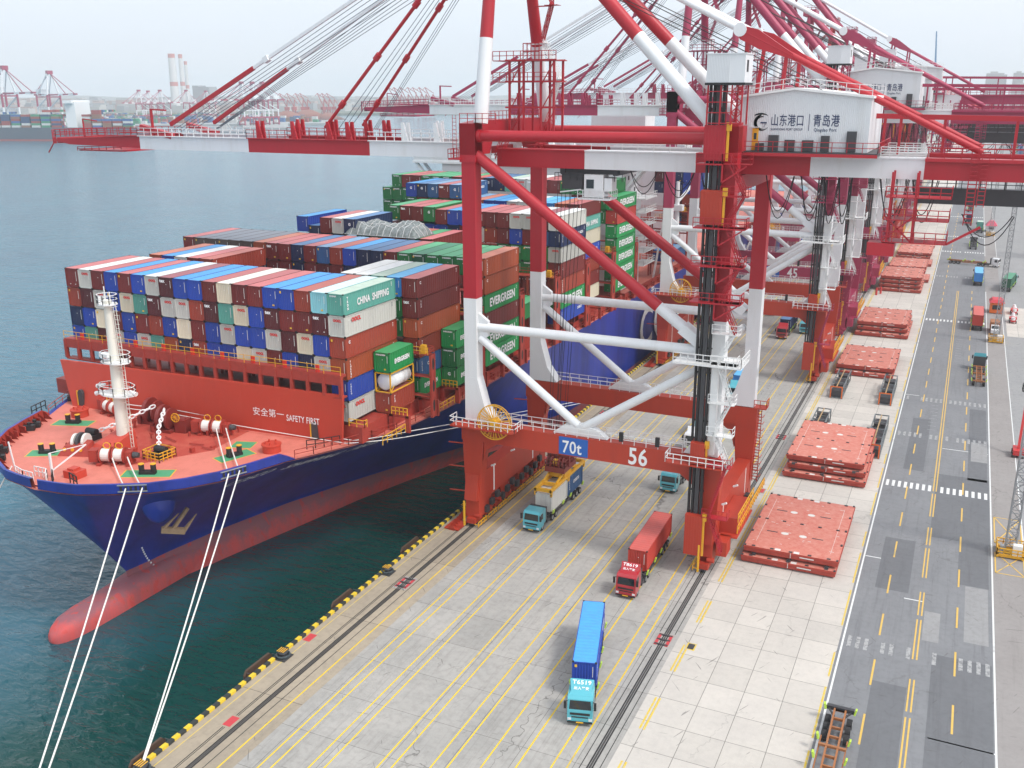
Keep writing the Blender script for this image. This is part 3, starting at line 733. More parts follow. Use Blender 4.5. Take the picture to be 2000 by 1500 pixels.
# round hatches, vents, fairleads, bow fittings
b = MB()
for x,y in ((-108.6,91.2),(-75.4,91.0)):
    b.tube((x,y,14.8),(x,y,15.7),1.15,20); b.tube((x,y,15.7),(x,y,15.85),1.25,20)
    for k in range(5): b.tube((x+.7*math.cos(k*1.3),y+.7*math.sin(k*1.3),15.8),(x+.7*math.cos(k*1.3),y+.7*math.sin(k*1.3),16.2),.12,6)
autosmooth(b.build('round_hatch', BW, ship, SO))
b = MB(); b.box(-92,-90,73.8,75.4,14.8,15.7); b.box(-91.6,-90.6,74.1,75.1,15.7,15.95); b.build('bow_vent', BW, ship, SO)
b = MB()
for y in [y_*.1 for y_ in range(715,885,11)]:
    for sgn in (-1,1):
        if sgn > 0: continue
        h = interp(TD,y); b.add([(CX+sgn*(h-.2),y+.2,14.8),(CX+sgn*(h-1.5),y+.6,14.8),(CX+sgn*(h-.25),y+.2,16.0)],[(0,1,2),(2,1,0)])
for y in [73+1.7*k for k in range(9)]:
    h = interp(TD,y); b.box(CX-h+.3,CX-h+1.2,y-.1,y+.05,14.8,15.6)
b.build('bulwark_brackets', SRED, ship, SO)
b = MB()
for y in (74.5,76.5,84,85.2,96,98,99.5):
    h = interp(TD,y); x = CX-h+1.2
    b.bar((x-.5,y-.5,15.2),(x+.6,y+.4,15.2),.8,.7); b.tube((x,y,15.2),(x,y,15.9),.25,8)
b.build('fairlead_rollers', BLK, ship, SO)
b = MB()
b.rail([(-97.6,71.9,14.9),(-95.6,71.3,14.9),(-93.8,71.2,14.9)],1.2,.09,.6); b.rail([(-95.6,72.9,14.8),(-93.6,72.9,14.8),(-92.6,71.9,14.8)],1.2,.09,.6)
b.bar((-93.3,73.4,14.8),(-93.3,73.4,17.8),.22); b.bar((-93.3,73.4,15.6),(-90.9,76.6,18.2),.14); b.bar((-93.3,73.4,17.8),(-90.9,76.6,18.2),.07); b.bar((-99.3,73.2,14.8),(-99.5,73.0,18.4),.14)
b.build('bow_davit_and_rails', WHT2, ship, SO)
b = MB(); b.rail([(-92.5,72.8,14.8),(-91.2,71.6,14.8)],1.3,.1,.8); b.rail([(-90,73,14.8),(-88.2,72.4,14.8)],1.3,.1,.8); b.rail([(-71.8,93.4,14.8),(-70.3,95.0,14.8),(-69,96.6,14.8)],1.2,.09,1); b.rail([(-115.6,91.5,14.8),(-114.8,88.5,14.8)],1.3,.1,.9); b.rail([(-115.9,96,14.8),(-117.6,101,14.8)],1.4,.1,1)
b.build('black_rail_section', BLK, ship, SO)
# fairlead openings through the bulwark, with rope rollers
b = MB()
def surf(Y, z, sgn=1): return Vector((CX+sgn*hb(Y, z), Y, z))
for Y0, Y1 in ((72.6,74.2),(80.4,83.4)):
    n = 12
    for k in range(n):
        ya, yb = Y0+(Y1-Y0)*k/n, Y0+(Y1-Y0)*(k+1)/n
        pa = Vector((CX+interp(TD,ya)+.14, ya-.06, 15.25)); pb = Vector((CX+interp(TD,yb)+.14, yb-.06, 15.25))
        b.bar(pa, pb, .12, .12, 0); b.bar(pa+Vector((0,0,.75)), pb+Vector((0,0,.75)), .12, .12, 0)
        if k % 2: b.bar(pa+Vector((-.02,0,.36)), pb+Vector((-.02,0,.36)), .06, .5, 1)
b.build('fairlead_frame', [GRY, BLK], ship, SO)
# anchor in its bolster on the starboard bow
b = MB(); n = 14
pc = surf(78.3, 11.4); nrm = Vector((.74,-.62,-.25)).normalized()
for k in range(9):
    pass
sp = []
for i in range(9):
    t = i/8
    for j in range(n): 
        a = 2*math.pi*j/n; r = 2.7*(1-t**3)**.5 if t < 1 else .01
        p = pc+Vector((.58,.80,0))*r*.75*math.cos(a)+Vector((.05,-.05,1))*r*1.0*math.sin(a)+nrm*(t*2.6-1.4); sp.append(p)
fs = [(i*n+j,i*n+(j+1)%n,(i+1)*n+(j+1)%n,(i+1)*n+j) for i in range(8) for j in range(n)]
b.add(sp, fs); autosmooth(b.build('anchor_bolster', HB, ship, SO), 70)
anc = mat('anchor_brown', (.22,.15,.09), .7, dirt=.5, dirtcol=(.08,.05,.03), scale=3)
b = MB(); A = pc+nrm*1.1+Vector((.8,.9,-2.6))
b.bar(A, A+Vector((1.0,1.6,2.2)), .45, .35); b.bar(A+Vector((-.9,-1.0,.1)), A+Vector((.9,.9,-.5)), .8, .6)
b.bar(A+Vector((-.8,-.9,.1)), A+Vector((.3,.8,1.7)), .5, .3, w2=.1, h2=.1); b.bar(A+Vector((.8,.8,-.5)), A+Vector((1.5,2.4,1.2)), .5, .3, w2=.1, h2=.1)
b.build('bow_anchor', anc, ship, SO)
# lettering wrapped on the hull
def hull_text(body, size, Y0, z0, mt, bold=.02, sx=1.0, nm='hull_lettering', slant=0):
    me0 = text_mesh(body, size, bold, mt, sx, nm+'_src', 'LEFT', 0); me = me0.copy(); me.name = nm
    import bmesh
    bm = bmesh.new(); bm.from_mesh(me); bmesh.ops.triangulate(bm, faces=bm.faces)
    for k in range(2): bmesh.ops.subdivide_edges(bm, edges=[e for e in bm.edges if e.calc_length() > .5], cuts=1)
    bm.to_mesh(me); bm.free()
    tabl = []; Y = Y0; s_ = 0; p = surf(Y, z0)
    for v in me.vertices:
        x = v.co.x; k = int(x/.25)
        while len(tabl) <= k+2:
            tabl.append(Y); q = surf(Y+.02, z0)-surf(Y, z0); Y += .25*.02/q.length
        f = x/.25-k; yy = tabl[max(k,0)]*(1-f)+tabl[max(k,0)+1]*f if k >= 0 else Y0
        z = z0+v.co.y; P0 = surf(yy, z); dY = (surf(yy+.1,z)-P0).normalized(); dz = (surf(yy,z+.1)-P0).normalized(); nn = dY.cross(dz).normalized()
        if nn.x < 0: nn = -nn
        v.co = P0+nn*.3-Vector(SO)
    o = bpy.data.objects.new(nm, me); COL.objects.link(o); o.parent = ship; return o
hull_text('COSCO   SHIPPING   PISCES', 1.75, 83.6, 12.55, LET, .045, 1.02)
hull_text('COSCO', 13.0, 204, 2.2, LET, .18, 1.12); hull_text('SHIPPING', 13.0, 262, 2.2, LET, .18, 1.12)
b = MB()
for k in range(14):
    z = 2.2-k*.45; p = surf(82.5+k*.28, z)
    b.box(p.x+.1, p.x+.2, p.y-.1, p.y+.1, z-.1, z+.1)
b.build('draught_marks', LET, ship, SO)
# accommodation block
acc = MB(); acc.box(-113,-68.5,205,216,15,42.0); acc.box(-113,-68.5,216,219,15,36)
ao = acc.build('accommodation', WHT, ship, SO)
def apart(b, nm, m): o = b.build(nm, m, None, SO); o.location = (0,0,0); o.parent = ao; return o
b = MB(); b.box(-120.6,-63.4,204.2,211,42.0,42.5); b.box(-120.6,-63.4,204.2,211,43.5,43.65); b.box(-108,-76,204.6,214,42.5,46.2); b.box(-120.4,-108,204.4,204.6,42.5,43.4); b.box(-76,-63.6,204.4,204.6,42.5,43.4)
for sx in (-1,1):
    xo = CX+sx*28.0; xi = CX+sx*23.2
    for y in (205.2,208.5): b.bar((xo,y,42),(xi,y,36.5),.7,.5)
apart(b, 'bridge_wings', WHT)
for i in range(15): b = MB(); b.box(-107.5+i*2.08,-106.0+i*2.08,204.52,204.6,44.2,45.5); apart(b, 'bridge_window', GLS)
for z in (21.5,24.5,27.5,30.5,33.5,36.5,39.3):
    for y in (206.5,209,213.5): b = MB(); b.box(-68.5,-68.44,y,y+.8,z,z+.9); apart(b, 'window', GLS)
for i in range(14): b = MB(); b.box(-111+i*3.1,-110+i*3.1,204.92,205,39.3,40.2); apart(b, 'window', GLS)
b = MB()
for z in (20,23,26,29,32,35):
    b.box(-68.5,-65.2,212,221,z-.2,z); b.rail([(-68.5,212,z),(-65.2,212,z),(-65.2,221,z),(-68.5,221,z)],1.1,.08,1.5)
apart(b, 'balcony_decks', WHT2)
b = MB(); b.tube((-92,209,46),(-92,209,54),.5,10,r2=.3); b.box(-95,-89,208.8,209.2,50,50.4); b.rail([(-108,204.7,46.2),(-76,204.7,46.2)],1.1,.08,2)
for x in (-104,-99,-86,-81): b.hexa([(x,206,46.2),(x+1,206,46.2),(x+1,207,46.2),(x,207,46.2)],[(x-.8,206,48.4),(x+.4,206,48.4),(x+.4,207,48.4),(x-.8,207,48.4)])
apart(b, 'radar_mast', WHT)
b = MB(); n = 10
lb = []
for i in range(n+1):
    t = -1+2*i/n; r = 1.35*(1-t**4*.85)
    for j in range(10): a = 2*math.pi*j/10; lb.append((-63.9+r*math.cos(a), 227.2+t*3.6, 25.8+r*math.sin(a)))
b.add(lb, [(i*10+j,i*10+(j+1)%10,(i+1)*10+(j+1)%10,(i+1)*10+j) for i in range(n) for j in range(10)]+[tuple(range(10)),tuple(range(n*10+9,n*10-1,-1))])
b.box(-64.9,-62.9,226,228.6,26.9,27.7)
autosmooth(b.build('lifeboat', ORG, ship, SO)); 
b = MB()
for y in (224.5,230): b.bar((-66.5,y,15),(-64.5,y,29),.4,.4); b.bar((-64.5,y,29),(-63,y,28),.3,.3)
b.rail([(-64,222,20),(-64,233,20)],1.1,.08,1.4); b.rail([(-64,222,17.5),(-64,233,17.5)],1.1,.08,1.4)
b.build('lifeboat_davit', WHT2, ship, SO)
b = MB(); b.tube((-64.5,236,24),(-64.5,236,37),.75,12,r2=.4); b.bar((-64.5,236,32),(-62.5,243,36),.5,.5); b.box(-66,-63,235,237,30,31.4); b.build('deck_crane', WHT, ship, SO)
b = MB(); b.box(-112,-72,268,280,15,44); b.box(-100,-84,270,279,44,52); b.build('aft_funnel_block', WHT, ship, SO)

# ---- mooring ropes (from the ship to the quay and across the bow deck)
def rope(pts, label, r=.07, sag=0, grp='white mooring ropes from the bow'):
    pts = [Vector(p) for p in pts]; full = [pts[0]]
    for a, c in zip(pts[:-1], pts[1:]):
        n = 14
        for i in range(1, n+1): t = i/n; full.append(a.lerp(c, t)-Vector((0,0,sag*4*t*(1-t))))
    o = MB().path(full, r, 6).build('mooring_rope', ROPE); return tag(o, label, 'mooring rope', grp)
fl = lambda Y, z=15.6: (CX+interp(TD, Y)+.2, Y, z)
def P(*a): return Vector(a)
rope([(-90.2,79.4,16),fl(73.0),(-61.6,39.5,.5)], 'white mooring rope at the far left, from the front bow fairlead to the bottom left', .085, .5)
rope([(-88.8,80.4,16),fl(73.9),(-61.6,40.4,.5)], 'second white mooring rope from the left, paired with the one from the front fairlead', .085, .45)
rope([(-85.6,92.6,16),fl(81.2),(-60.7,52.4,.6)], 'white mooring rope ending on the bottom left quay bollard, left of its pair', .085, .5)
rope([(-84.5,93.2,16),fl(82.5),(-60.5,52.3,.6)], 'white mooring rope ending on the bottom left quay bollard, right of its pair', .085, .45)
rope([(-103,93.8,16.6),(-98,95.2,16.4),(-67.4,97.2,15.4),(-63.9,106,14.4),(-60.6,172,.7)], 'upper white rope running along the foot of the red breakwater', .06, .12, 'spring ropes along the breakwater')
rope([(-103,93.4,16.2),(-98,94.6,16.0),(-67.9,96.4,15.2),(-63.9,105,13.9),(-60.6,170,.7)], 'lower white rope running along the foot of the red breakwater', .06, .12, 'spring ropes along the breakwater')
rope([(-99.4,72.9,15.4),(-101,60,2),(-103,40,-3)], 'white rope dropping from the port bow at the left edge', .085, .4)
# ------------------------------------------------------------------ shipping containers
CC = {  # key: (colour word, wall colour, roof colour paled for sky reflection and dust)
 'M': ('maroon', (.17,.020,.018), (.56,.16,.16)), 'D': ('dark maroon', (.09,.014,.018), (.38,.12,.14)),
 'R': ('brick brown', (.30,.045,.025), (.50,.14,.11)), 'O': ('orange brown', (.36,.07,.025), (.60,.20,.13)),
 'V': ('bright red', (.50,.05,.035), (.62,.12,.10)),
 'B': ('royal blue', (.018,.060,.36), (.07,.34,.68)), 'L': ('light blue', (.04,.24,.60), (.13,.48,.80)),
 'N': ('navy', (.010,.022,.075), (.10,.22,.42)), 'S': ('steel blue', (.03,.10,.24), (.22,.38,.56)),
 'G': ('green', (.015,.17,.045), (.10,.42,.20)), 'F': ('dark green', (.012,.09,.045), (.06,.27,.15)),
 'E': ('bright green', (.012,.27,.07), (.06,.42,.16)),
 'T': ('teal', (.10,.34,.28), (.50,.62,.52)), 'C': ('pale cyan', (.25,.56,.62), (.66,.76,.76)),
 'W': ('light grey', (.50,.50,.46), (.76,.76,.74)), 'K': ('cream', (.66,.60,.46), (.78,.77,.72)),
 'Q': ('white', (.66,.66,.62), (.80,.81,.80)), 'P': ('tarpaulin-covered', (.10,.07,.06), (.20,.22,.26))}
CMESH = {}
EDGE = mat('container_gap_dark', (.025,.022,.02), .7, dirt=0)
MARKW = mat('container_mark_white', (.75,.75,.72), .5, dirt=0); MARKY = mat('container_mark_yellow', (.8,.5,.05), .5, dirt=0)
CH = 2.72; CW = 2.44
def cont_mesh(key, L, var=0):
    k = (key, L, var)
    if k in CMESH: return CMESH[k]
    word, wc, rc = CC[key]
    pm = mat('container_wall_'+word.replace(' ','_').replace('-','_'), wc, .45, dirt=.45, dirtcol=tuple(.5*c+.03 for c in wc), scale=1.1, vary=.16, streak=1, dirt_lo=.5)
    rm = mat('container_roof_sky_dust_'+word.replace(' ','_').replace('-','_'), rc, .5, dirt=.5, dirtcol=tuple(.6*c+.05 for c in rc), scale=.9, vary=.12, dirt_lo=.42)
    b = MB(); W, H = CW, CH; ins = .06; dep = .045
    ring = []
    def side(p, q, nrm, per):
        p = Vector(p); q = Vector(q); n = max(2, round((q-p).length/per)); d = (q-p)/n; nn = Vector(nrm)*dep
        for i in range(n):
            a = p+d*i
            for f, o in ((0,0),(.32,0),(.5,1),(.82,1)): ring.append(a+d*f-nn*o)
    c = .09
    side((c,ins),(W-c,ins),(0,-1),.29); side((W-ins,c),(W-ins,L-c),(1,0),.56); side((W-c,L-ins),(c,L-ins),(0,1),.29); side((ins,L-c),(ins,c),(-1,0),.56)
    n = len(ring); vs = [(v.x,v.y,.14) for v in ring]+[(v.x,v.y,H-.1) for v in ring]
    b.add(vs, [(i,(i+1)%n,n+(i+1)%n,n+i) for i in range(n)], 0)
    for x0,x1 in ((0,.13),(W-.13,W)):
        for y0,y1 in ((0,.13),(L-.13,L)): b.box(x0,x1,y0,y1,.16,H-.13,0)
    for z0,z1 in ((0.02,.16),(H-.13,H-.03)):
        b.box(.16,W-.16,0,.08,z0,z1,0); b.box(.16,W-.16,L-.08,L,z0,z1,0); b.box(0,.07,.16,L-.16,z0,z1,0); b.box(W-.07,W,.16,L-.16,z0,z1,0)
    nn = int(L/.6); 
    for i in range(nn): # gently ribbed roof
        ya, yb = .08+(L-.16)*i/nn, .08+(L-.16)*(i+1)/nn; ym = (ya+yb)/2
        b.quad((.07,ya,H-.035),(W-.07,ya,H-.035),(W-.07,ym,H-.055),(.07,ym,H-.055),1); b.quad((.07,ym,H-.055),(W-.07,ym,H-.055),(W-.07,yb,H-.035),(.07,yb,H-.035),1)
    for x in (0,W-.18):
        for y in (0,L-.18):
            for z in (0,H-.13): b.box(x-.004,x+.184,y-.004,y+.184,z,z+.13,2)
    b.box(.1,W-.1,.12,L-.12,.05,.13,2)
    if var != 9:
        b.box(W-.42,W-.36,ins-.06,ins-.045,.9+.2*(var%3),H-.45,3)
        if var in (0,2,5,4): b.box(W*.52,W*.52+.1,-.004+.0,.004,H*.62,H*.62+.1,3)
        if var in (1,4): b.box(.25,.5,0,.012,H-.62,H-.33,4)
        if var == 2: b.box(W*.62,W*.75,0,.012,.35,.55,4)
        if var == 3: b.box(W*.3,W*.38,0,.012,.4,.5,3); b.box(W*.7,W*.78,0,.012,.4,.5,3)
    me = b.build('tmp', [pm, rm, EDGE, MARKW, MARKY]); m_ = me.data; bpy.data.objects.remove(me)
    m_.name = 'container'; CMESH[k] = m_; return m_
ORD = ['','first','second','third','fourth','fifth','sixth','seventh','eighth','ninth','tenth','eleventh','twelfth','thirteenth','fourteenth','fifteenth','sixteenth','seventeenth','eighteenth','nineteenth','twentieth','twenty-first','twenty-second','twenty-third']
X0C = -120.7; PX = 2.5; TH = 2.776
def container(key, L, x, y, ztop, label, group, front=None, side=None, var=None, rz=0, name='shipping_container'):
    if var is None: var = rnd.choice([0,0,1,2,3,5])
    if front in ('OOCL',) : var = 5
    o = bpy.data.objects.new(name, cont_mesh(key, L, var)); COL.objects.link(o)
    o.location = (x, y, ztop-CH); o.rotation_euler = (0,0,rz)
    tag(o, label, 'container', group)
    def T(body, size, loc, rot, m, bold=.01, sx=1.0): put_text(body, size, loc, rot, m, o, bold, sx)
    if front == 'OOCL': T('OOCL', .42, (.75,-.012,1.95), FRONT, LETR, .03)
    elif front == 'tex': T('tex', .62, (.22,-.012,2.0), FRONT, LET, .03)
    elif front == 'EVG': T('EVERGREEN', .26, (.35,-.012,2.3), FRONT, LET, .012)
    elif front == 'K': T('G', .62, (.95,-.012,1.55), FRONT, LET, .03)
    elif front == 'CHI': T('CHINA', .3, (.4,-.012,2.3), FRONT, LET, .01)
    xs = CW+.012
    if side == 'EVG40': T('EVERGREEN', 1.75, (xs,1.6,.78), SIDE, LET, .06, .93)
    elif side == 'EVG20': T('EVERGREEN', .85, (xs,1.2,1.05), SIDE, LET, .04, .8); 
    elif side == 'CHINA': T('CHINA  SHIPPING', 1.25, (xs,3.0,.85), SIDE, LET, .04, .72); T('T\nR\nD\nN', .45, (xs,.75,1.95), SIDE, LET, .02)
    elif side == 'OOCL': T('OOCL', .7, (xs,1.6,1.75), SIDE, LETR, .04)
    elif side == 'COSCO': T('C\nO\nS\nC\nO', .30, (xs,.6,2.0), SIDE, LET, .01); T('COSCO', .62, (xs,8.3 if L>7 else 2.2,1.35), SIDE, LET, .03)
    elif side == 'FLO': T('F\nL\nO\nR\nE\nN\nS', .33, (xs,.75,2.2), SIDE, LET, .015)
    elif side == 'tex': T('T\nE\nX', .34, (xs,.8,2.1), SIDE, LET, .015)
    elif side == 'C': T('C', .5, (xs,.7,1.9), SIDE, LET, .03)
    if side in ('FLO','tex','C','OOCL','EVG40','CHINA','COSCO') and L > 7:
        T('88\n22\n45', .2, (xs,L-1.1,2.3), SIDE, LET if key not in 'WKQ' else NAVY, .004)
    return o
def bay(keys, j0, y, top, where, grp, tierword, L=12.19, fronts=None, sides=None):
    for i, k in enumerate(keys):
        if k in ' .': continue
        j = j0+i; fr = None
        if fronts: fr = fronts.get(i)
        if fr is None:
            if k == 'W': fr = 'OOCL'
            elif k in 'GEF': fr = 'EVG'
            elif k == 'K' and rnd.random() < .5: fr = 'OOCL'
        n = i+1
        container(k, L, X0C+PX*j, y, top, '%s container, %s from left, %s of %s' % (CC[k][0], ORD[n], tierword, where), grp, fr, (sides or {}).get(i))
g1 = 'containers stacked behind the red breakwater'
Y1 = 97.9
bay('MWMBMBWDBBMKMMBBRCT', 2, Y1, 34.08, 'the bow stack', g1, 'top tier', fronts={7:'tex',18:'CHI',16:None}, sides={18:'CHINA'})
bay('RDWBKTDWWRDTKBDMMDW', 2, Y1, 34.08-TH, 'the bow stack', g1, 'second tier', fronts={6:'tex',10:'tex',14:'tex',17:'tex'}, sides={18:'OOCL'})
bay('NBKMBMRBKMBWBBWDKBR', 2, Y1, 34.08-2*TH, 'the bow stack', g1, 'third tier', sides={18:'C'})
bay('BTDWBWTONRBBKWMBNWO', 2, Y1, 34.08-3*TH, 'the bow stack', g1, 'fourth tier', fronts={9:'tex'}, sides={18:'FLO'})
xr = X0C+PX*20
container('B', 12.19, xr, Y1, 34.08-4*TH, 'royal blue container, second from the bottom in the corner column of the bow stack', g1, side='COSCO')
container('W', 12.19, xr, Y1, 34.08-5*TH, 'light grey container at the bottom of the corner column of the bow stack', g1, 'OOCL', 'OOCL')
x20 = X0C+PX*21
container('E', 6.06, x20, 104.0, 25.4, 'short green container on top of the white tank by the bow stack', g1, 'EVG', 'EVG20')
container('R', 6.06, x20, 104.0, 25.4-2*TH, 'short brown container under the white tank by the bow stack', g1, side='tex')
# tank container
t = empty('tank_container', (x20, 104.0, 25.4-TH-CH), 'white tank in a yellow frame between the short green and brown containers', 'tank container', g1)
b = MB()
for x in (.08,CW-.08):
    for y in (.08,5.98): b.bar((x,y,0),(x,y,CH),.16)
    for z in (.08,CH-.08): b.bar((x,0,z),(x,6.06,z),.13)
    b.bar((x,.1,.1),(x,1.0,.8),.08); b.bar((x,5.96,.1),(x,5.1,.8),.08)
for y in (.08,5.98):
    for z in (.08,CH-.08): b.bar((0,y,z),(CW,y,z),.13)
b.build('tank_frame', YEL, t)
b = MB(); b.tube((CW/2,.5,CH/2),(CW/2,5.5,CH/2),1.12,24); b.tube((CW/2,.5,CH/2),(CW/2,.25,CH/2),1.12,24,r2=.75); b.tube((CW/2,5.5,CH/2),(CW/2,5.8,CH/2),1.12,24,r2=.75)
for y in (1.4,2.4,3.4,4.4): b.tube((CW/2,y,CH/2),(CW/2,y+.06,CH/2),1.15,24)
autosmooth(b.build('tank_barrel', WHT, t))
g2 = 'containers in the second bay of the ship'; Y2 = 111.6
bay('OBQMR', 3, Y2, 34.2, 'the far block behind the bow stack', g2, 'top tier', sides={4:'FLO'})
bay('WQTLM', 17, Y2, 33.9, 'the near block behind the bow stack', g2, 'top tier', sides={4:'C'})
bay('MNRMBMNRM', 8, Y2, 28.6, 'the sunken gap behind the bow stack', g2, 'low tier')
for k, (c, sd) in enumerate((('M','tex'),('O','C'),('R','tex'))):
    container(c, 12.19, X0C+PX*21, Y2, 33.9-TH*(k+1), '%s container, %s from the top at the near corner of the second bay' % (CC[c][0], ORD[k+2]), g2, 'tex' if k == 0 else None, sd)
for k, c in enumerate('GG'):
    container(c, 12.19, X0C+PX*20, Y2, 33.9-TH*(k+1), 'green container %s the blue one beside the near corner of the second bay' % ('just under', 'two below')[k], g2, 'EVG')
container('S', 6.06, X0C+PX*21, Y2, 33.9-TH*4, 'short blue container beside the three short green ones', g2, side='COSCO')
container('E', 6.06, X0C+PX*21, Y2, 33.9-TH*5, 'short green container under the short blue one in the second bay', g2, side='EVG20')
for k in range(3):
    container('G' if k else 'E', 6.06, X0C+PX*22, Y2+6.2, 25.7-TH*k, 'short green container, %s of the three stacked beside the crane leg' % ('top','middle','lowest')[k], g2, 'EVG' if k<2 else 'K', 'EVG20')
g3 = 'containers in the third bay of the ship'; Y3 = 127.0
bay('MPPPPPOMMNMSRBNNMGFGGGO', 0, Y3, 34.5, 'the full-width third bay', g3, 'top tier', fronts={7:'tex',18:'EVG'}, sides={22:'FLO'})
bay('NMMNMDMNMMN', 6, Y3, 34.5-TH, 'the full-width third bay', g3, 'second tier')
for k, (c, sd) in enumerate((('O','C'),('E','EVG40'),('M','C'),('E','EVG40'),('E','EVG40'))):
    container(c, 12.19, X0C+PX*22, Y3, 34.5-TH*(k+1), '%s container, %s from the top at the near end of the third bay' % (CC[c][0], ORD[k+2]), g3, None, sd)
g4 = 'containers in the low fourth bay of the ship'; Y4 = 142.2
bay('B', 5, Y4, 36.9, 'the low fourth bay', g4, 'raised row'); bay('N', 6, Y4, 35.4, 'the low fourth bay', g4, 'lower step'); 
for i, k in enumerate('MWN'):
    container(k, 12.19, X0C+PX*(7+i), Y4, 36.9, '%s container in the raised row just seaward of the netted cargo bundle' % CC[k][0], g4, 'OOCL' if k == 'W' else 'K' if k == 'N' else None)
put_text('UNIGREEN', .8, (X0C+PX*9+CW+.02, Y4+1.2, 35.1), SIDE, LET, None, .03).name = 'lettering_tmp'
_o = bpy.data.objects['lettering_tmp']; _par = [o for o in bpy.data.objects if o.get('group') == g4 and abs(o.location.x-(X0C+PX*9)) < .1][0]
_o.location = Vector(_o.location)-Vector(_par.location); _o.parent = _par; _o.name = 'lettering'
bay('GGRRGM', 10, Y4+.1, 34.6-0.3, 'the low fourth bay', g4, 'row behind the net')
bay('MRGGGG', 16, Y4, 23.6, 'the fourth bay near the quay', g4, 'bottom row')
# netted cargo bundle
t = empty('netted_cargo', (-90.5, Y4, 34.3), 'lumpy dark cargo bundle wrapped in a pale net on top of the ship stack', 'cargo bundle')
b = MB(); nx, ny = 44, 14; vs = []
rr = random.Random(3)
from mathutils import noise as mnoise
for j in range(ny+1):
    for i in range(nx+1):
        u, v = i/nx, j/ny; x = -7.2+14.2*u; y = -.5+6.5*v
        e = min(1, min(u,1-u)*9, min(v,1-v)*4.5)
        h = 2.1*e**.6*(.8+.45*mnoise.noise(Vector((x*.35,y*.4,1))))+.55*abs(mnoise.noise(Vector((x*1.3,y*1.3,4))))*e
        vs.append((x+.2*mnoise.noise(Vector((x,y,9))), y, max(0,h)))
fs = [(j*(nx+1)+i, j*(nx+1)+i+1, (j+1)*(nx+1)+i+1, (j+1)*(nx+1)+i) for j in range(ny) for i in range(nx)]
b.add(vs, fs); o = b.build('bundle', mat('bundle_plastic', (.10,.12,.115), .35, dirt=.8, dirtcol=(.42,.46,.46), scale=1.6, dirt_lo=.35), t); autosmooth(o, 60)
b = MB()
for j in range(0, ny, 3):
    for i in range(nx):
        b.bar(Vector(vs[j*(nx+1)+i])+Vector((0,0,.06)), Vector(vs[j*(nx+1)+i+1])+Vector((0,0,.06)), .055)
for i in range(0, nx, 4):
    for j in range(ny): b.bar(Vector(vs[j*(nx+1)+i])+Vector((0,0,.06)), Vector(vs[(j+1)*(nx+1)+i])+Vector((0,0,.06)), .05)
b.build('net', WHT2, t)
g5 = 'containers in the fifth bay of the ship'; Y5 = 157.0
bay('GMMG', 9, Y5, 37.8, 'the fifth bay', g5, 'taller seaward block', fronts={1:'tex',3:'K'})
bay('MBBMMMWWDWKKM'[:10], 13, Y5, 37.45, 'the fifth bay', g5, 'landward top tier', fronts={6:'OOCL',8:'tex'}, sides={9:'tex'})
bay('MMGBBNMWRMBMSN'[:14], 9, Y5, 37.45-TH, 'the fifth bay', g5, 'second tier', fronts={3:'K'}, sides={13:'COSCO'})
bay('GGGGW', 18, Y5, 37.45-2*TH, 'the fifth bay near corner', g5, 'third tier', sides={4:'C'}); bay('GGGG', 18, Y5, 37.45-3*TH, 'the fifth bay near corner', g5, 'fourth tier'); 
for k, (c, sd) in enumerate((('M','tex'),('R','FLO'),('E','EVG40'),('B','COSCO'))):
    container(c, 12.19, X0C+PX*22, Y5, 37.45-TH*(k+3), '%s container, %s from the top at the near end of the fifth bay' % (CC[c][0], ORD[k+4]), g5, None, sd)
g6 = 'containers in the sixth bay of the ship'; Y6 = 171.9
bay('BNSMS', 7, Y6, 40.5, 'the sixth bay', g6, 'five-wide upper row', fronts={0:'K',1:'K',2:'K',3:'tex',4:'K'}, sides={4:'COSCO'})
bay('SOBBWQLLOM', 12, Y6, 37.8, 'the sixth bay', g6, 'landward top tier', sides={9:'FLO'}); bay('GMGGM', 7, Y6, 37.7, 'the sixth bay', g6, 'row under the blue ones')
for k, (c, sd) in enumerate((('T','CHINA'),('K','C'),('B','COSCO'),('R','tex'),('M','tex'),('K',None))):
    container(c, 12.19, X0C+PX*21, Y6, 37.8-TH*(k+1), '%s container, %s from the top at the near end of the sixth bay' % (CC[c][0], ORD[k+2]), g6, None, sd)
g7 = 'containers in the bay before the ship bridge'; Y7 = 186.9
bay('GMMGGGMGVNNTWWMMGGFG', 2, Y7, 40.7, 'the bay before the ship bridge', g7, 'top tier', fronts={9:'K',11:'K',13:'tex'}, sides={19:'C'})
bay('GGG', 1, Y7, 37.9, 'the seaward end before the bridge', g7, 'second tier'); bay('GG', 1, Y7, 35.1, 'the seaward end before the bridge', g7, 'third tier')
bay('MGG', 19, Y7, 37.9, 'the landward end before the bridge', g7, 'second tier'); bay('GRG', 19, Y7, 35.1, 'the landward end before the bridge', g7, 'third tier')
for k, c in enumerate('EVEEEEE'):
    container(c, 12.19, X0C+PX*22, Y7, 37.9-TH*k, '%s container, %s in the tall corner tower beside the ship bridge' % (CC[c][0], ORD[k+1]+' from the top'), g7, 'EVG' if c == 'E' else None, 'EVG40' if c == 'E' else None)
g8 = 'containers aft of the ship bridge'
bay('NDNDNSB', 16, 245.0, 41.5, 'the bay behind the bridge', g8, 'top tier', fronts={0:'K',2:'K'}); bay('DNNB', 19, 245.0, 38.7, 'the bay behind the bridge', g8, 'second tier'); bay('NDNB', 19, 245.0, 35.9, 'the bay behind the bridge', g8, 'third tier')
bay('NDR', 20, 245, 33.1, 'the bay behind the bridge', g8, 'fourth tier'); bay('DNM', 20, 245, 30.3, 'the bay behind the bridge', g8, 'fifth tier'); bay('NSM', 20, 245, 27.5, 'the bay behind the bridge', g8, 'sixth tier')
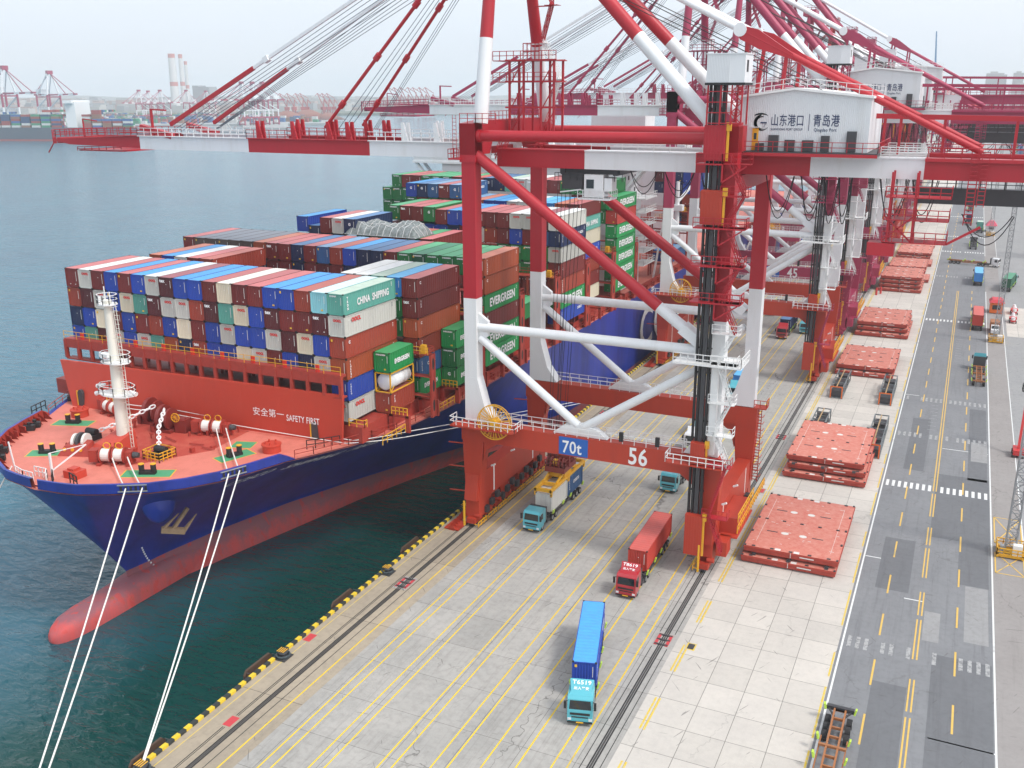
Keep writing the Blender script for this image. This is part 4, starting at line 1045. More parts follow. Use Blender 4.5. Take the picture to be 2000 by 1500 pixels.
bay('BS', 21, 229, 21, 'the gap right behind the bridge', g8, 'lone pair')
# ------------------------------------------------------------------ ship-to-shore crane
XS, XL, YN, YF, YG1, YG2 = -57.2, -24.6, 111.3, 132.8, 117.2, 126.8
CO = (-40.9, 122.0, 0.0)
def make_crane():
    root = empty('gantry_crane', CO); root.empty_display_size = 5
    B = lambda b, nm, m, smooth=False, parent=root: _b(b, nm, m, smooth, parent)
    def _b(b, nm, m, smooth, parent):
        o = b.build(nm, m, None, CO); o.location = (0,0,0); o.parent = parent
        if smooth: autosmooth(o)
        return o
    RL, RU = REDO, RED          # low red, upper red
    ZW = 32.2
    for y, near in ((YN, True), (YF, False)):
        # seaside leg: red upper, white lower with a flared foot
        b = MB(); b.box(XS-.9,XS+.95,y-.9,y+.9,ZW,49.5,0); b.box(XS-.9,XS+.9,y-.9,y+.9,19.6,ZW,1)
        b.prism([(XS-.9,15.4),(XS+3.6,15.4),(XS+2.0,17.6),(XS+.9,21.5),(XS-.9,21.5)], 'y', y-.92, y+.92, 1)
        b.prism([(XS-1.1,49.5),(XS+1.1,49.5),(XS+1.1,54.2),(XS-1.1,54.2)], 'y', y-1.0, y+1.0, 0)
        b.prism([(XS+.9,26.3),(XS+2.3,27.2),(XS+2.3,29.2),(XS+.9,30.2)], 'y', y-.3, y+.3, 1)
        B(b, 'seaside_leg', [RU, WHT])
        b = MB(); b.box(XL-.95,XL+.9,y-.9,y+.9,ZW,49.5 if near else 48.6,0); b.box(XL-.9,XL+.9,y-.9,y+.9,19.6,ZW,1)
        b.prism([(XL+.9,15.4),(XL-3.4,15.4),(XL-2.0,17.4),(XL-.9,21.0),(XL+.9,21.0)], 'y', y-.92, y+.92, 1)
        if near: b.box(XL-1.0,XL+1.0,y-1,y+1,49.5,54.6,0)
        B(b, 'landside_leg', [RU, WHT])
        # lower legs below the sill beam
        b = MB()
        b.prism([(XS-1.4,12.6),(XS+1.7,12.6),(XS+1.0,4.2),(XS-1.0,4.2)], 'y', y-.9, y+.9); b.prism([(XS+1.7,12.6),(XS+4.0,12.6),(XS+2.0,11.4),(XS+1.6,9.8)], 'y', y-.6, y+.6)
        for z in (5.0,8.6,12.0): b.bar((XS-1.2,y-.9,z),(XS-3.4,y-1.2,z),.18,.12)
        b.box(XS-1.0,XS+1.0,y-1.0,y+1.0,1.3,4.3)
        B(b, 'seaside_lower_leg', RL)
        b = MB(); b.prism([(XL-1.7,12.6),(XL+1.4,12.6),(XL+1.0,4.2),(XL-1.0,4.2)], 'y', y-.9, y+.9); b.prism([(XL-4.0,12.6),(XL-1.7,12.6),(XL-1.6,9.0),(XL-2.2,11.3)], 'y', y-.6, y+.6)
        b.box(XL-.9,XL+.9,y-.9,y+.9,1.3,4.3)
        B(b, 'landside_lower_leg', RL)
        # sill (portal) beam
        b = MB(); b.box(XS-1.5,XL+1.4,y-1.0,y+1.0,12.6,15.3)
        sill = B(b, 'sill_beam', RL)
        b = MB(); 
        for yy in (y-1.0, y+1.0): b.rail([(XS+4.5 if yy<y else XS-1,yy,15.35),(XL-3.5,yy,15.35)], 1.15, .07, 1.5)
        B(b, 'sill_railing', WHT2, parent=sill)
        # white tubes: horizontal tie and V brace
        b = MB(); b.tube((XS+.9,y,28.3),(XL-.9,y,28.3),.62,16); B(b, 'tie_tube', WHT, True)
        b = MB(); b.tube((XS+1.0,y,26.9),(-42.2,y,16.6),.56,16); b.tube((-41.2,y,16.6),(XL-1.2,y,26.6),.56,16); b.prism([(-45.5,15.35),(-38,15.35),(-39.5,16.5),(-41.7,16.9),(-43.9,16.6)], 'y', y-.5, y+.5); B(b, 'v_brace', WHT, True)
        # long red diagonal with a white lower end
        b = MB(); p, q = Vector((XS+.7,y,50.4)), Vector((XL-1.4,y,28.8)); k = p.lerp(q,.80)
        b.tube(p, k, .72, 18, m=0); b.tube(k, q, .70, 18, m=1); b.bar(p.lerp(q,.90), q, 1.9, 1.3, 1)
        dg_ = B(b, 'diagonal_brace', [RU, WHT], True)
        # upper horizontal red tube
        b = MB(); zz = 52.7; b.tube((XS+1,y,zz),(XL-.8,y,zz+.1),.68,18); b.tube((XS+1,y,zz),(XS+1.6,y,zz),.85,18); B(b, 'upper_tube', RU, True)
        # seaside platform at leg top
        b = MB(); b.box(XS-2.4,XS-.9,y-1.6,y+1.6,49.8,50.0); b.rail([(XS-.9,y-1.6,50),(XS-2.4,y-1.6,50),(XS-2.4,y+1.6,50)],1.1,.07,.8); b.cage(XS-1.7,y-1.1,50,55.2)
        b.rail([(XS-1,y-1,54.2),(XS+1.2,y-1,54.2),(XS+4,y-1,54.2)],1.2,.07,.9)
        B(b, 'leg_top_platform', RU)
    # cross beams along the quay direction
    b = MB(); b.prism([(YN-1,50.4),(YN-1,54.2),(YN+3,54.5),(YF-3,54.5),(YF+1,54.2),(YF+1,50.4),(YF-3.2,50.4),(YF-4,51.9),(YN+4,51.9),(YN+3.2,50.4)], 'x', XS-1.1, XS+1.1); cb = B(b, 'seaside_cross_beam', RU)
    b = MB(); b.stair((XS+1.4,YN+5,49.6),(XS+1.4,YN+10,54.3),(1,0,0),.9); b.stair((XS+3.2,YF-8,49.6),(XS+3.2,YF-3,54.3),(1,0,0),.9)
    for x in (XS+1.3,): b.rail([(x,YN+2,54.5),(x,YF-2,54.5)],1.1,.07,1.2)
    B(b, 'cross_beam_stair', RU, parent=cb)
    b = MB(); b.box(XL-1.0,XL+1.0,YN-1,YF+1,51.4,54.2); b.box(XL-.8,XL+.8,YN,YF,46.8,48.6); B(b, 'landside_cross_beam', RU)
    # equaliser beams and bogies under each side
    for x in (XS, XL):
        b = MB(); b.prism([(YN-1.6,4.0),(YN-1.0,7.6),(YF+1.0,7.6),(YF+1.6,4.0),(YF-2,3.4),(YN+2,3.4)], 'x', x-.95, x+.95, 0)
        for y in (115.2, 128.9): b.box(x+.95,x+.98,y-.16,y+.16,3.7,7.4,1); 
        for y in (113.2,119,125,131): b.prism([(y-1.6,3.5),(y+1.6,3.5),(y+.9,1.9),(y-.9,1.9)], 'x', x-.8, x+.8, 0)
        for y in (114.5,121): b.bar((x+.9,y,7.6),(x+1.5,y,7.9),.3,.2,1)
        eq = B(b, 'equaliser_beam', [RL, WHT2])
        for k in range(8):
            yc = 110.9+k*3.2
            b = MB(); b.box(x-.65,x+.65,yc-1.2,yc+1.2,.55,1.3,0); b.box(x-.5,x+.5,yc-.5,yc+.5,1.3,2.0,0); b.tube((x+.3,yc-.4,1.6),(x+1.2,yc-.4,1.6),.32,10,m=0)
            for dy in (-.7,.7): b.tube((x-.25,yc+dy,.42),(x+.25,yc+dy,.42),.40,14,m=1)
            bo = B(b, 'wheel_bogie', [RL, DGR])
            b = MB(); sx = 1 if x == XS else -1
            for z in (.45,.95): b.bar((x+sx*1.25,yc-1.3,z),(x+sx*1.25,yc+1.3,z),.1)
            for dy in (-1.3,-.4,.5,1.3): b.bar((x+sx*1.25,yc+dy,.25),(x+sx*1.25,yc+dy,1.0),.09)
            for dy in (-1.3,1.3): b.bar((x+sx*1.25,yc+dy,.6),(x+sx*.65,yc+dy,.6),.09)
            B(b, 'bogie_guard', YEL, parent=bo)
        b = MB(); b.bar((x-.3,YN-2.9,.8),(x-.3,YN-2.9,4.4),.22,.22); b.bar((x-.3,YF+2.9,.8),(x-.3,YF+2.9,4.4),.22,.22); B(b, 'yellow_buffer_post', YEL)
    b = MB(); 
    for k in range(9): b.tube((XS-2.0-.1*k,YN-3.6+.8*k,.25),(XS-2.0-.1*k,YN-3.2+.8*k,.25),.5,10,r2=.1)
    b.box(XS-3.1,XS-.9,YN-3.6,YN-.6,.1,.25); B(b, 'cable_turnover', RL)
    # far-side detail on equaliser: motors
    b = MB()
    for k in range(12):
        y = 112+k*1.7; b.box(XS+.95,XS+1.45,y,y+.8,1.5+(k%3)*.5,2.4+(k%3)*.5)
    B(b, 'drive_motors', DGR)
    # yellow cable reel on the seaside end of the near sill beam
    b = MB(); c = Vector((XS+4.1,YN-2.3,16.2)); n = 28
    for k in range(n):
        a0, a1 = 2*math.pi*k/n, 2*math.pi*(k+1)/n
        for rr, dy in ((2.35,-.25),(2.35,.25)):
            b.bar(c+Vector((rr*math.cos(a0),dy,rr*math.sin(a0))), c+Vector((rr*math.cos(a1),dy,rr*math.sin(a1))), .1)
        b.bar(c+Vector((.3*math.cos(a0),-.25,.3*math.sin(a0))), c+Vector((2.35*math.cos(a0),-.25,2.35*math.sin(a0))), .075)
        if k % 2: b.bar(c+Vector((.3*math.cos(a0),.25,.3*math.sin(a0))), c+Vector((2.35*math.cos(a0),.25,2.35*math.sin(a0))), .07)
    b.tube(c+Vector((0,-.45,0)), c+Vector((0,.8,0)), .5, 14); B(b, 'cable_reel', YEL)
    b = MB(); b.prism([(XS-2.2,15.2),(XS+7.3,15.2),(XS+6.8,15.0),(XS-2.2,15.0)], 'y', YN-3.0, YN-1.0, 0); b.rail([(XS-2.2,YN-1,15.25),(XS-2.2,YN-3.0,15.25),(XS+7.3,YN-3.0,15.25),(XS+7.3,YN-1,15.25)],1.15,.08,1.0,m=1)
    b.box(XL-5,XL+2,YN-3.2,YN-1,14.6,14.75,0); b.rail([(XL-5,YN-1,14.75),(XL-5,YN-3.2,14.75),(XL+2,YN-3.2,14.75)],1.15,.08,1.0,m=1)
    B(b, 'reel_platform', [RL, WHT2])
    b = MB()
    for x in (-36.2,-31.5): b.box(x,x+.5,YN-1.25,YN-.9,15.7,16.9)
    B(b, 'floodlight', BLK)
    # main girders, boom and paint bands
    def band(x0, x1, y0, y1, z0, z1, cuts, b):
        xs = [x0]+[c for c in cuts if x0 < c < x1]+[x1]; return xs
    for y in (YG1, YG2):
        b = MB(); w2 = .8; xs = [(-56,-43.9,0),(-43.9,-29.8,1),(-29.8,-16.6,0),(-16.6,-4.6,1),(-4.6,26,0)]
        for x0,x1,c in xs: b.box(x0,x1,y-w2,y+w2,48.65,50.8,c); b.box(x0,x1,y-w2-.15,y+w2+.15,50.8,50.95,c)
        g = B(b, 'main_girder', [RU, WHT])
        b = MB(); b.rail([(-43,y-w2-.1,50.95),(-27,y-w2-.1,50.95)],1.1,.07,2); b.rail([(-9.2,y-w2-.1,50.95),(-4.6,y-w2-.1,50.95)],1.1,.08,1,mids=(.25,.5,.75)); 
        B(b, 'girder_railing', WHT2, parent=g)
        b = MB(); b.rail([(-4.4,y-w2-.1,50.95),(22,y-w2-.1,50.95)],1.1,.08,1.6); b.box(-4.6,22,y-w2-.5,y-w2-.1,50.6,50.95); B(b, 'girder_walkway', RU, parent=g)
        b = MB()
        cuts = [(-136.3,-117.5,0),(-117.5,-96.4,1),(-96.4,-75.5,0),(-75.5,-57.6,1)]
        for x0,x1,c in cuts:
            zz = lambda x: 49.9-.25*(x+57)/-80
            if c == 0 and x0 < -130: b.prism([(-136.3,50.6),(-135,50.9),(-117.5,51.6),(-117.5,49.7),(-132.5,50.0)], 'y', y-.75, y+.75, c); continue
            b.box(x0,x1,y-.75,y+.75,49.55,51.55,c)
        bm_ = B(b, 'boom', [RU, WHT])
        for x0,x1,mt in ((-117.5,-96.4,WHT2),(-75.5,-60,WHT2),(-96.4,-75.5,RU),(-134,-117.5,RU)):
            b = MB(); b.rail([(x0,y-1.1,51.6 if x0>-130 else 51.2),(x1,y-1.1,51.6)],1.15,.08,1.4); b.box(x0 if x0>-130 else -131,x1,y-1.2,y-.7,51.5,51.62); B(b, 'boom_railing', mt, parent=bm_)
        for x in (-94.5,-88.3,-82.2,-79,-70,-65):
            b = MB()
            for s in (-.35,.35): b.hexa([(x-.5,y+s-.15,51.5),(x+.5,y+s-.15,51.5),(x+.5,y+s+.15,51.5),(x-.5,y+s+.15,51.5)],[(x-.35+s*.6,y+s-.15,54.0),(x+.05+s*.6,y+s-.15,54.0),(x+.05+s*.6,y+s+.15,54.0),(x-.35+s*.6,y+s+.15,54.0)], 1 if x>-72 else 0)
            B(b, 'stay_bracket', [RU, WHT], parent=bm_)
    b = MB(); 
    for x in (-136.2,-125,-112,-98,-84,-70,-59): b.box(x,x+.8,YG1,YG2,50.1,51.0)
    b.rail([(-136.3,YG1-.7,51),(-137.6,YG1+1,51),(-137.6,YG2,51),(-136.3,YG2+.7,51)],1.2,.1,1.0,mids=(.33,.66)); b.rail([(-136.3,YG1-.7,50.0),(-137.6,YG1+1,50.0)],1.0,.1,.8)
    b.bar((-136.6,YG1-.5,50),(-137.9,YG1-.5,48.6),.14); b.box(-131.5,-122,YG1,YG2,49.0,49.2); b.rail([(-131.5,YG1-.3,49.0),(-122,YG1-.3,49.4)],.6,.1,1.5)
    b.bar((-129,YG1-.8,51.2),(-129,YG1-.8,54),.16); b.bar((-129,YG1-.8,54),(-126,YG1-.8,53.7),.16); b.bar((-114.5,YG1-.8,51.5),(-114.5,YG1-.8,55.6),.3); b.bar((-114.5,YG1-.8,55.5),(-111.5,YG1-.8,55.4),.22)
    b.bar((-111,YG1-.5,51.6),(-117,YG1-.5,52.9),1.0,.8); b.bar((-111,YG2,51.6),(-117,YG2,52.9),1.0,.8)
    B(b, 'boom_tip_frame', RU)
    # trolley, cab and ropes
    b = MB(); b.box(-47.5,-39.5,YG1,YG2,48.0,48.7,0); 
    for x in (-47,-40): b.box(x-.3,x+.3,YG1-.3,YG2+.3,47.9,48.6,0)
    b.rail([(-48,YG1-.5,47.2),(-39,YG1-.5,47.2)],.9,.08,1)
    tr = B(b, 'trolley', DGR)
    b = MB(); b.box(-43.9,-41.4,116.4,118.6,45.2,48.0,0); b.box(-44.6,-40.4,116.0,119,44.9,45.1,0); b.rail([(-44.6,116,45.1),(-40.4,116,45.1),(-40.4,119,45.1)],1.0,.08,.7)
    b.box(-41.3,-40.3,116.6,118.4,46.0,47.6,0); b.box(-47,-44.3,116.8,118.6,46.1,48.0,2); b.box(-43.6,-42.6,116.36,116.4,46.3,47.4,1)
    b.bar((-47.2,116.6,45.7),(-44.4,116.6,46.1),.15)
    B(b, 'operator_cab', [WHT, GLS, DGR], parent=tr)
    for x in (-48.3,-47.7,-46.4,-45.8):
        for y in (118.6,121.4): b = MB(); b.tube((x,y,48),(-49.0+(x+47)*.5,y+.6,7.6),.035,4); B(b, 'hoist_rope', BLK)
    # A-frame
    apx = Vector((-55.2, 118.6, 83)); apx2 = Vector((-55.2, 121.2, 83))
    for y, top, zc in ((YN, Vector((-55.0,115.0,83)), 64.2), (YF, Vector((-55.0,121.0,83)), 64.0)):
        p = Vector((XS+1.4,y if y<120 else y-.8,54.2)); k = p.lerp(top,(zc-54.2)/28.8)
        b = MB(); b.tube(p, k, .92, 20, r2=.82, m=1); b.tube(k, top, .82, 20, r2=.6, m=0); B(b, 'a_frame_leg', [RU, WHT], True)
        q = Vector((XL-1.6,y-.4 if y<120 else y-5.5,53.9)); k = q.lerp(top,.345)
        b = MB(); b.tube(q, k, .78, 20, m=1); b.tube(k, top, .78, 20, m=0); B(b, 'back_strut', [RU, WHT], True)
    b = MB(); b.box(-57,-53,114,122,82.2,84.2); b.rail([(-57,114,84.2),(-53,114,84.2),(-53,122,84.2),(-57,122,84.2)],1.1,.1,1.5,closed=True)
    B(b, 'apex_platform', RU)
    # zigzag stair up the far A-frame leg
    b = MB(); z = 55.0; sgn = 1; p0 = Vector((XS+1.4,YF-.8,54.2)); 
    while z < 80:
        f = (z-54.2)/28.8; c = p0.lerp(Vector((-55.0,121.0,83)), f)+Vector((2.2,-.9,0)); f2 = (z+4.6-54.2)/28.8; c2 = p0.lerp(Vector((-55.0,121.0,83)), f2)+Vector((2.2,-.9,0))
        a = Vector((c.x-1.0*sgn, c.y, z)); d = Vector((c2.x+1.0*sgn, c2.y, z+4.6)); m_ = 1 if z < 64 else 0
        b.stair(a, d, (0,1,0), .8, .32, m_, t=.08); b.box(d.x-.9,d.x+.9,d.y-.7,d.y+.7,d.z-.06,d.z,m_); b.bar((d.x,d.y,d.z-.1),(d.x-2.5,d.y,d.z-.1),.2,.15,m_); z += 4.6; sgn = -sgn
    B(b, 'a_frame_stair', [RU, WHT2])
    # lattice hoist tower on the seaside cross beam
    b = MB(); x0, x1 = XS+1.8, XS+8.0
    for x in (x0, x0+2.0, x1-1.8, x1):
        for y in (119,122): b.bar((x,y,52.5),(x,y,61.8),.26,.26)
    for z in (56,59.2,61.8):
        for y in (119,122): b.bar((x0-.6,y,z),(x1+.3,y,z),.2,.2)
    for z in (59.2,61.8): b.box(x0-2.2,x1+.4,118.6,122.4,z-.1,z); b.rail([(x0-2.2,118.6,z),(x1+.4,118.6,z)],1.1,.08,1.0)
    for z in (52.5,55.6,58.7):
        for x in (x0, x1-1.8): b.bar((x,119,z),(x+1.9,119,z+3.1),.12); 
    b.rail([(x0+2,118.8,61.8),(x1-2,118.8,61.8)],2.0,.1,.6)
    B(b, 'hoist_frame_tower', RU)
    # stays
    for y in (YG1, YG2):
        yt = 118+(y-122)*.35; A = Vector((-55.4, yt, 80.0))
        b = MB(); p = Vector((-111.6,y,53.3)); k = p.lerp(A,.30); b.bar(p,k,.42,.55,0); b.bar(k,A,.34,.42,1); b.bar(p.lerp(A,.335),p.lerp(A,.35),.8,.8,1); B(b, 'outer_forestay', [RU, WHT])
        b = MB(); p = Vector((-83.2,y,53.2)); A2 = Vector((-55.4,yt,81.0)); b.tube(p,A2,.24,10,m=0)
        for f in (.1,.32,.55,.6,.78): b.tube(p.lerp(A2,f),p.lerp(A2,f+.025),.42,10,m=0)
        B(b, 'inner_forestay', RU, True)
        b = MB(); J = Vector((-25.6,y,64.6)); E_ = Vector((.9,y,51.6)); b.tube(J, E_, .37, 14, m=0); b.tube(Vector((-55,yt,79.5)), J, .40, 14, m=1); b.tube(J+Vector((0,-.5,0)), J+Vector((0,.5,0)), .75, 14, m=1)
        b.prism([(-25.9,65.2),(-23.6,64.6),(-19.5,61.9),(-19.5,61.3),(-23.4,62.5),(-25.6,63.6)], 'y', y-.35, y+.35, 0)
        b.bar((-24.6,y,63.6),(-25.6,y,54.5),.42,.42,0); b.bar((-20.3,y,61.6),(-20.6,y,55),.4,.4,0)
        B(b, 'backstay', [RU, WHT], True)
        b = MB()
        for k in range(5): b.tube((-112+k*.5,y+.9+.5*k*(1 if y<120 else -1),52.4),(-55.4,yt+.2*k,79.5-.7*k),.045,4)
        for k in range(3): b.tube((-82+k*.6,y+1+.5*k*(1 if y<120 else -1),52.6),(-55.4,yt+.2*k,80-.5*k),.045,4)
        B(b, 'boom_hoist_rope', mat('wire_rope', (.10,.13,.16), .5, metal=.3, dirt=0))
        b = MB(); b.tube((-55.4,yt,77),(-14,y,57),.05,4); b.tube((-55.4,yt,75.5),(-16,y,57),.05,4); B(b, 'rear_hoist_rope', BLK)
    # machinery house
    hx0,hx1,hy0,hy1,hz0,hz1,hr = -24.9,-10.5,114.6,129.4,51.45,57.25,58.15
    b = MB(); n = 72; dep = .05
    xs = [hx0+(hx1-hx0)*i/n for i in range(n+1)]
    def ztop(x): return hz1+(hr-hz1)*(1-abs((x-(hx0+hx1)/2+1.0)/((hx1-hx0)/2+1.0)))
    prof = []
    for i in range(n):
        a, c = xs[i], xs[i+1]; d = c-a
        prof += [(a,0),(a+d*.5,0),(a+d*.6,dep),(a+d*.92,dep)]
    prof.append((hx1,0))
    for (xa,da),(xb,db) in zip(prof[:-1],prof[1:]):
        b.quad((xa,hy0+da,hz0),(xb,hy0+db,hz0),(xb,hy0+db,ztop(xb)),(xa,hy0+da,ztop(xa)))
    b.quad((hx1,hy0,hz0),(hx1,hy1,hz0),(hx1,hy1,ztop(hx1)),(hx1,hy0,ztop(hx1))); b.quad((hx0,hy1,hz0),(hx0,hy0,hz0),(hx0,hy0,ztop(hx0)),(hx0,hy1,ztop(hx0))); b.quad((hx1,hy1,hz0),(hx0,hy1,hz0),(hx0,hy1,ztop(hx0)),(hx1,hy1,ztop(hx1)))
    house = B(b, 'machinery_house', CORR)
    b = MB(); xm = (hx0+hx1)/2-1.0
    b.hexa([(hx0-.2,hy0-.3,hz1-.1),(xm,hy0-.3,hr-.1),(xm,hy1+.3,hr-.1),(hx0-.2,hy1+.3,hz1-.1)],[(hx0-.2,hy0-.3,hz1+.15),(xm,hy0-.3,hr+.15),(xm,hy1+.3,hr+.15),(hx0-.2,hy1+.3,hz1+.15)]); b.hexa([(xm,hy0-.3,hr-.1),(hx1+.2,hy0-.3,hz1-.1),(hx1+.2,hy1+.3,hz1-.1),(xm,hy1+.3,hr-.1)],[(xm,hy0-.3,hr+.15),(hx1+.2,hy0-.3,hz1+.15),(hx1+.2,hy1+.3,hz1+.15),(xm,hy1+.3,hr+.15)])
    for yy in (hy0-.2,hy1+.2): b.rail([(hx0,yy,hz1+.15),(xm,yy,hr+.15),(hx1,yy,hz1+.15)],1.05,.07,1.3)
    B(b, 'house_roof', WHT2, parent=house)
    b = MB(); b.box(-23.0,-22.3,hy0-.05,hy0-.02,51.5,53.9,0); b.box(-22.8,-22.5,hy0-.07,hy0-.05,52.7,53.4,1); b.box(-23.2,-22.1,hy0-.2,hy0-.02,54.0,54.08,2); B(b, 'house_door', [YEL, GLS, WHT2], parent=house)
    b = MB()
    for x,w_,h in ((-21.5,.9,.8),(-20.1,1.1,1.7),(-18.3,1.1,1.2),(-16.4,1.2,1.2),(-14.4,.9,1.7),(-11.9+.2,1.0,2.2),(-12.3+8,0,0)):
        if w_: b.box(x-1.0,x-1.0+w_,hy0-.45,hy0-.03,51.5,51.5+h)
    B(b, 'ventilation_unit', DGR, parent=house)
    b = MB(); b.box(hx0-.3,hx1+1.2,hy0-1.1,hy1+1,51.15,51.42,0); b.box(hx0-.3,hx1+1.2,hy0-1.15,hy0-1.05,50.95,51.3,1); b.rail([(hx0-.3,hy0-1.05,51.42),(hx1+1.2,hy0-1.05,51.42),(hx1+1.2,hy1,51.42)],1.1,.07,1.6,m=1); B(b, 'house_deck', [DGR, RU], parent=house)
    # port lettering and swirl emblem
    yt = hy0-.015
    def tx(body, size, x, z, bold, sx=1.0):
        o = put_text(body, size, (x-CO[0], yt-CO[1], z), FRONT, NAVY, house, bold*.3, sx); return o
    tx('山东港口', 1.36, -21.05, 54.3, .025, .66); tx('SHANDONG PORT GROUP', .36, -21.0, 53.72, .012, .76); tx('青岛港', 1.36, -16.45, 54.3, .04, .68); tx('Qingdao Port', .48, -16.3, 53.66, .015, .86)
    b = MB(); b.box(-16.88,-16.82,yt-.02,yt,53.7,55.5)
    cx, cz = -22.05, 54.55
    def arc(r0, r1, a0, a1, sq=1.0, n=26, m=0, off=(0,0)):
        for k in range(n):
            t0, t1 = k/n, (k+1)/n; A0, A1 = R(a0+(a1-a0)*t0), R(a0+(a1-a0)*t1)
            w0, w1 = (r1-r0)*math.sin(math.pi*min(1,t0*.85+.15)), (r1-r0)*math.sin(math.pi*min(1,t1*.85+.15))
            P_ = lambda r, A: (cx+off[0]+r*math.cos(A), yt-.015, cz+off[1]+r*math.sin(A)*sq)
            b.quad(P_(r1,A0),P_(r1-w0,A0),P_(r1-w1,A1),P_(r1,A1),m); b.quad(P_(r1-w0,A0),P_(r1,A0),P_(r1,A1),P_(r1-w1,A1),m)
    arc(.52,.68,70,300,1); arc(.62,.88,95,330,1.0,off=(.02,-.02)); arc(.6,.88,150,20,.6,off=(-.1,.5)); 
    b.box(cx-.12,cx+.58,yt-.02,yt-.01,cz-.1,cz+.05); b.bar((cx+.55,yt-.012,cz),(cx+.28,yt-.012,cz-.48),.15,.01)
    B(b, 'port_emblem', NAVY, parent=house)
    # landside tower: guide rails, lift enclosures, top hut, stairs and landings
    tx0 = XL-1.15
    b = MB()
    for k,(dx,w_) in enumerate(((-.95,.22),(-.5,.28),(0,.5),(.55,.3))): b.box(tx0+dx-w_/2,tx0+dx+w_/2,YN-2.2,YN-1.7,4.5,58.6,0 if k != 2 else 1)
    for z in range(5,58,3): b.box(tx0-1.05,tx0+.75,YN-1.7,YN-1.5,z,z+.15,0)
    B(b, 'black_guide_rails', [BLK, DGR])
    for z0,z1,mt,w_ in ((50.6,54.4,RU,1.35),(43.6,47.4,REDO,1.35),(2.9,8.2,REDO,1.2),(14.9,17.6,REDO,1.0)):
        b = MB(); b.box(tx0-w_+.1,tx0+w_-.2,YN-2.9,YN-1.3,z0,z1)
        for k in range(7): b.box(tx0-w_+.25+k*.33,tx0-w_+.3+k*.33,YN-2.94,YN-2.9,z0+.1,z1-.1)
        o = B(b, 'lift_enclosure', mt)
        b = MB(); b.box(tx0+w_-.15,tx0+w_+.1,YN-2.7,YN-2.5,z0,z1+.1); b.box(tx0+w_-.2,tx0+w_+.3,YN-2.8,YN-2.4,z1-.6,z1+.3); B(b, 'yellow_gate', YEL, parent=o)
    for z in (50.3, 43.3, 39.0, 34.8):
        xr_ = tx0+(1.0 if z > 50 else 3.9); b = MB(); b.box(tx0-1.9,xr_,YN-3.2,YN-.9,z-.15,z); b.rail([(tx0-1.9,YN-3.2,z),(xr_,YN-3.2,z),(xr_,YN-1,z)],1.1,.07,1.1); b.bar((tx0+1,YN-3,z-.1),(tx0+1,YN-3,z-2),.15); b.bar((tx0+1,YN-3,z-2),(tx0+3.6,YN-3,z-.2),.15); B(b, 'tower_landing', RU)
    b = MB(); b.box(tx0-3.4,tx0+4.6,YN-3.4,YN+1.2,27.3,27.5); b.rail([(tx0-3.4,YN-3.4,27.5),(tx0+4.6,YN-3.4,27.5),(tx0+4.6,YN+1.2,27.5)],1.15,.08,.9); b.box(tx0-1.4,tx0+.4,YN-1.5,YN-1.0,27.5,30.2)
    b.box(tx0+.9,tx0+1.7,YN-2.0,YN-1.2,16,27.3); B(b, 'white_landing', WHT2)
    zs = [3.5,8.2,14.9,18.8,22.8,27.5,31.2,34.8,39.0,43.3,46.8,50.3]
    for i,(z0,z1) in enumerate(zip(zs[:-1],zs[1:])):
        b = MB(); white = 14 < z0 < 30; m_ = WHT2 if white else RU
        x0_, x1_ = (tx0+1.7, tx0+3.5) if i % 2 else (tx0+3.5, tx0+1.7)
        if z0 < 14: x0_ -= 0; 
        b.stair((x0_,YN-2.3,z0),(x1_,YN-2.3,z1),(0,1,0),.9,.36,t=.06); b.box(tx0+.9,tx0+4.0,YN-2.9,YN-1.6,z1-.07,z1); b.rail([(tx0+.9,YN-2.9,z1),(tx0+4.0,YN-2.9,z1),(tx0+4.0,YN-1.6,z1)],1.1,.06,.9)
        B(b, 'stair_flight', m_)
    b = MB(); b.box(tx0-1.2,tx0+2.9,YN-3.4,YN+.4,58.8,61.7,0)
    for k in range(15): b.box(tx0-1.15+k*.17,tx0-1.08+k*.17,YN-3.44,YN-3.4,58.85,61.65,0)
    b.box(tx0-1.3,tx0+3.0,YN-3.5,YN+.5,58.55,58.8,1); b.box(tx0+2.9,tx0+2.93,YN-2.6,YN-1.8,59.9,61.1,1); b.box(tx0-1.3,tx0+3.0,YN-3.5,YN+.5,61.7,61.8,0)
    B(b, 'lift_machine_hut', [CORR, BLK])
    b = MB()
    for x in (tx0-1,tx0+.4,tx0+1.6,tx0+2.7):
        for y in (YN-3.1,YN-.2): b.bar((x,y,54.4),(x,y,58.6),.16)
    z = 54.6
    while z < 58: b.bar((tx0+1.6,YN-3.1,z),(tx0+2.7,YN-3.1,z+1.1),.1); b.bar((tx0+2.7,YN-3.1,z),(tx0+1.6,YN-3.1,z+1.1),.1); b.bar((tx0-1,YN-3.1,z),(tx0+2.7,YN-3.1,z),.1); z += 1.1
    B(b, 'lift_tower_frame', RU)
    # base machinery at the landside corner
    b = MB(); b.box(XL+1.0,XL+3.2,YN+2.5,YN+10,4.2,6.3,0); b.box(XL+1.0,XL+3.4,YN+1.5,YN+11,4.0,4.2,1); b.box(XL+1.3,XL+2.6,YN-.6,YN+1.8,2.3,4.2,1); b.rail([(XL+3.4,YN+1.5,6.3),(XL+3.4,YN+11,6.3)],1.1,.09,1.2,m=2); b.rail([(XL+3.2,YN+2.5,4.3),(XL+3.2,YN+20,4.3)],1.1,.12,1.1,m=2)
    for k in range(5): b.box(XL+1.0,XL+1.9,YN+3+k*3.6,YN+4.2+k*3.6,1.6,3.4,3)
    B(b, 'landside_electrics', [REDO, RL, YEL, DGR])
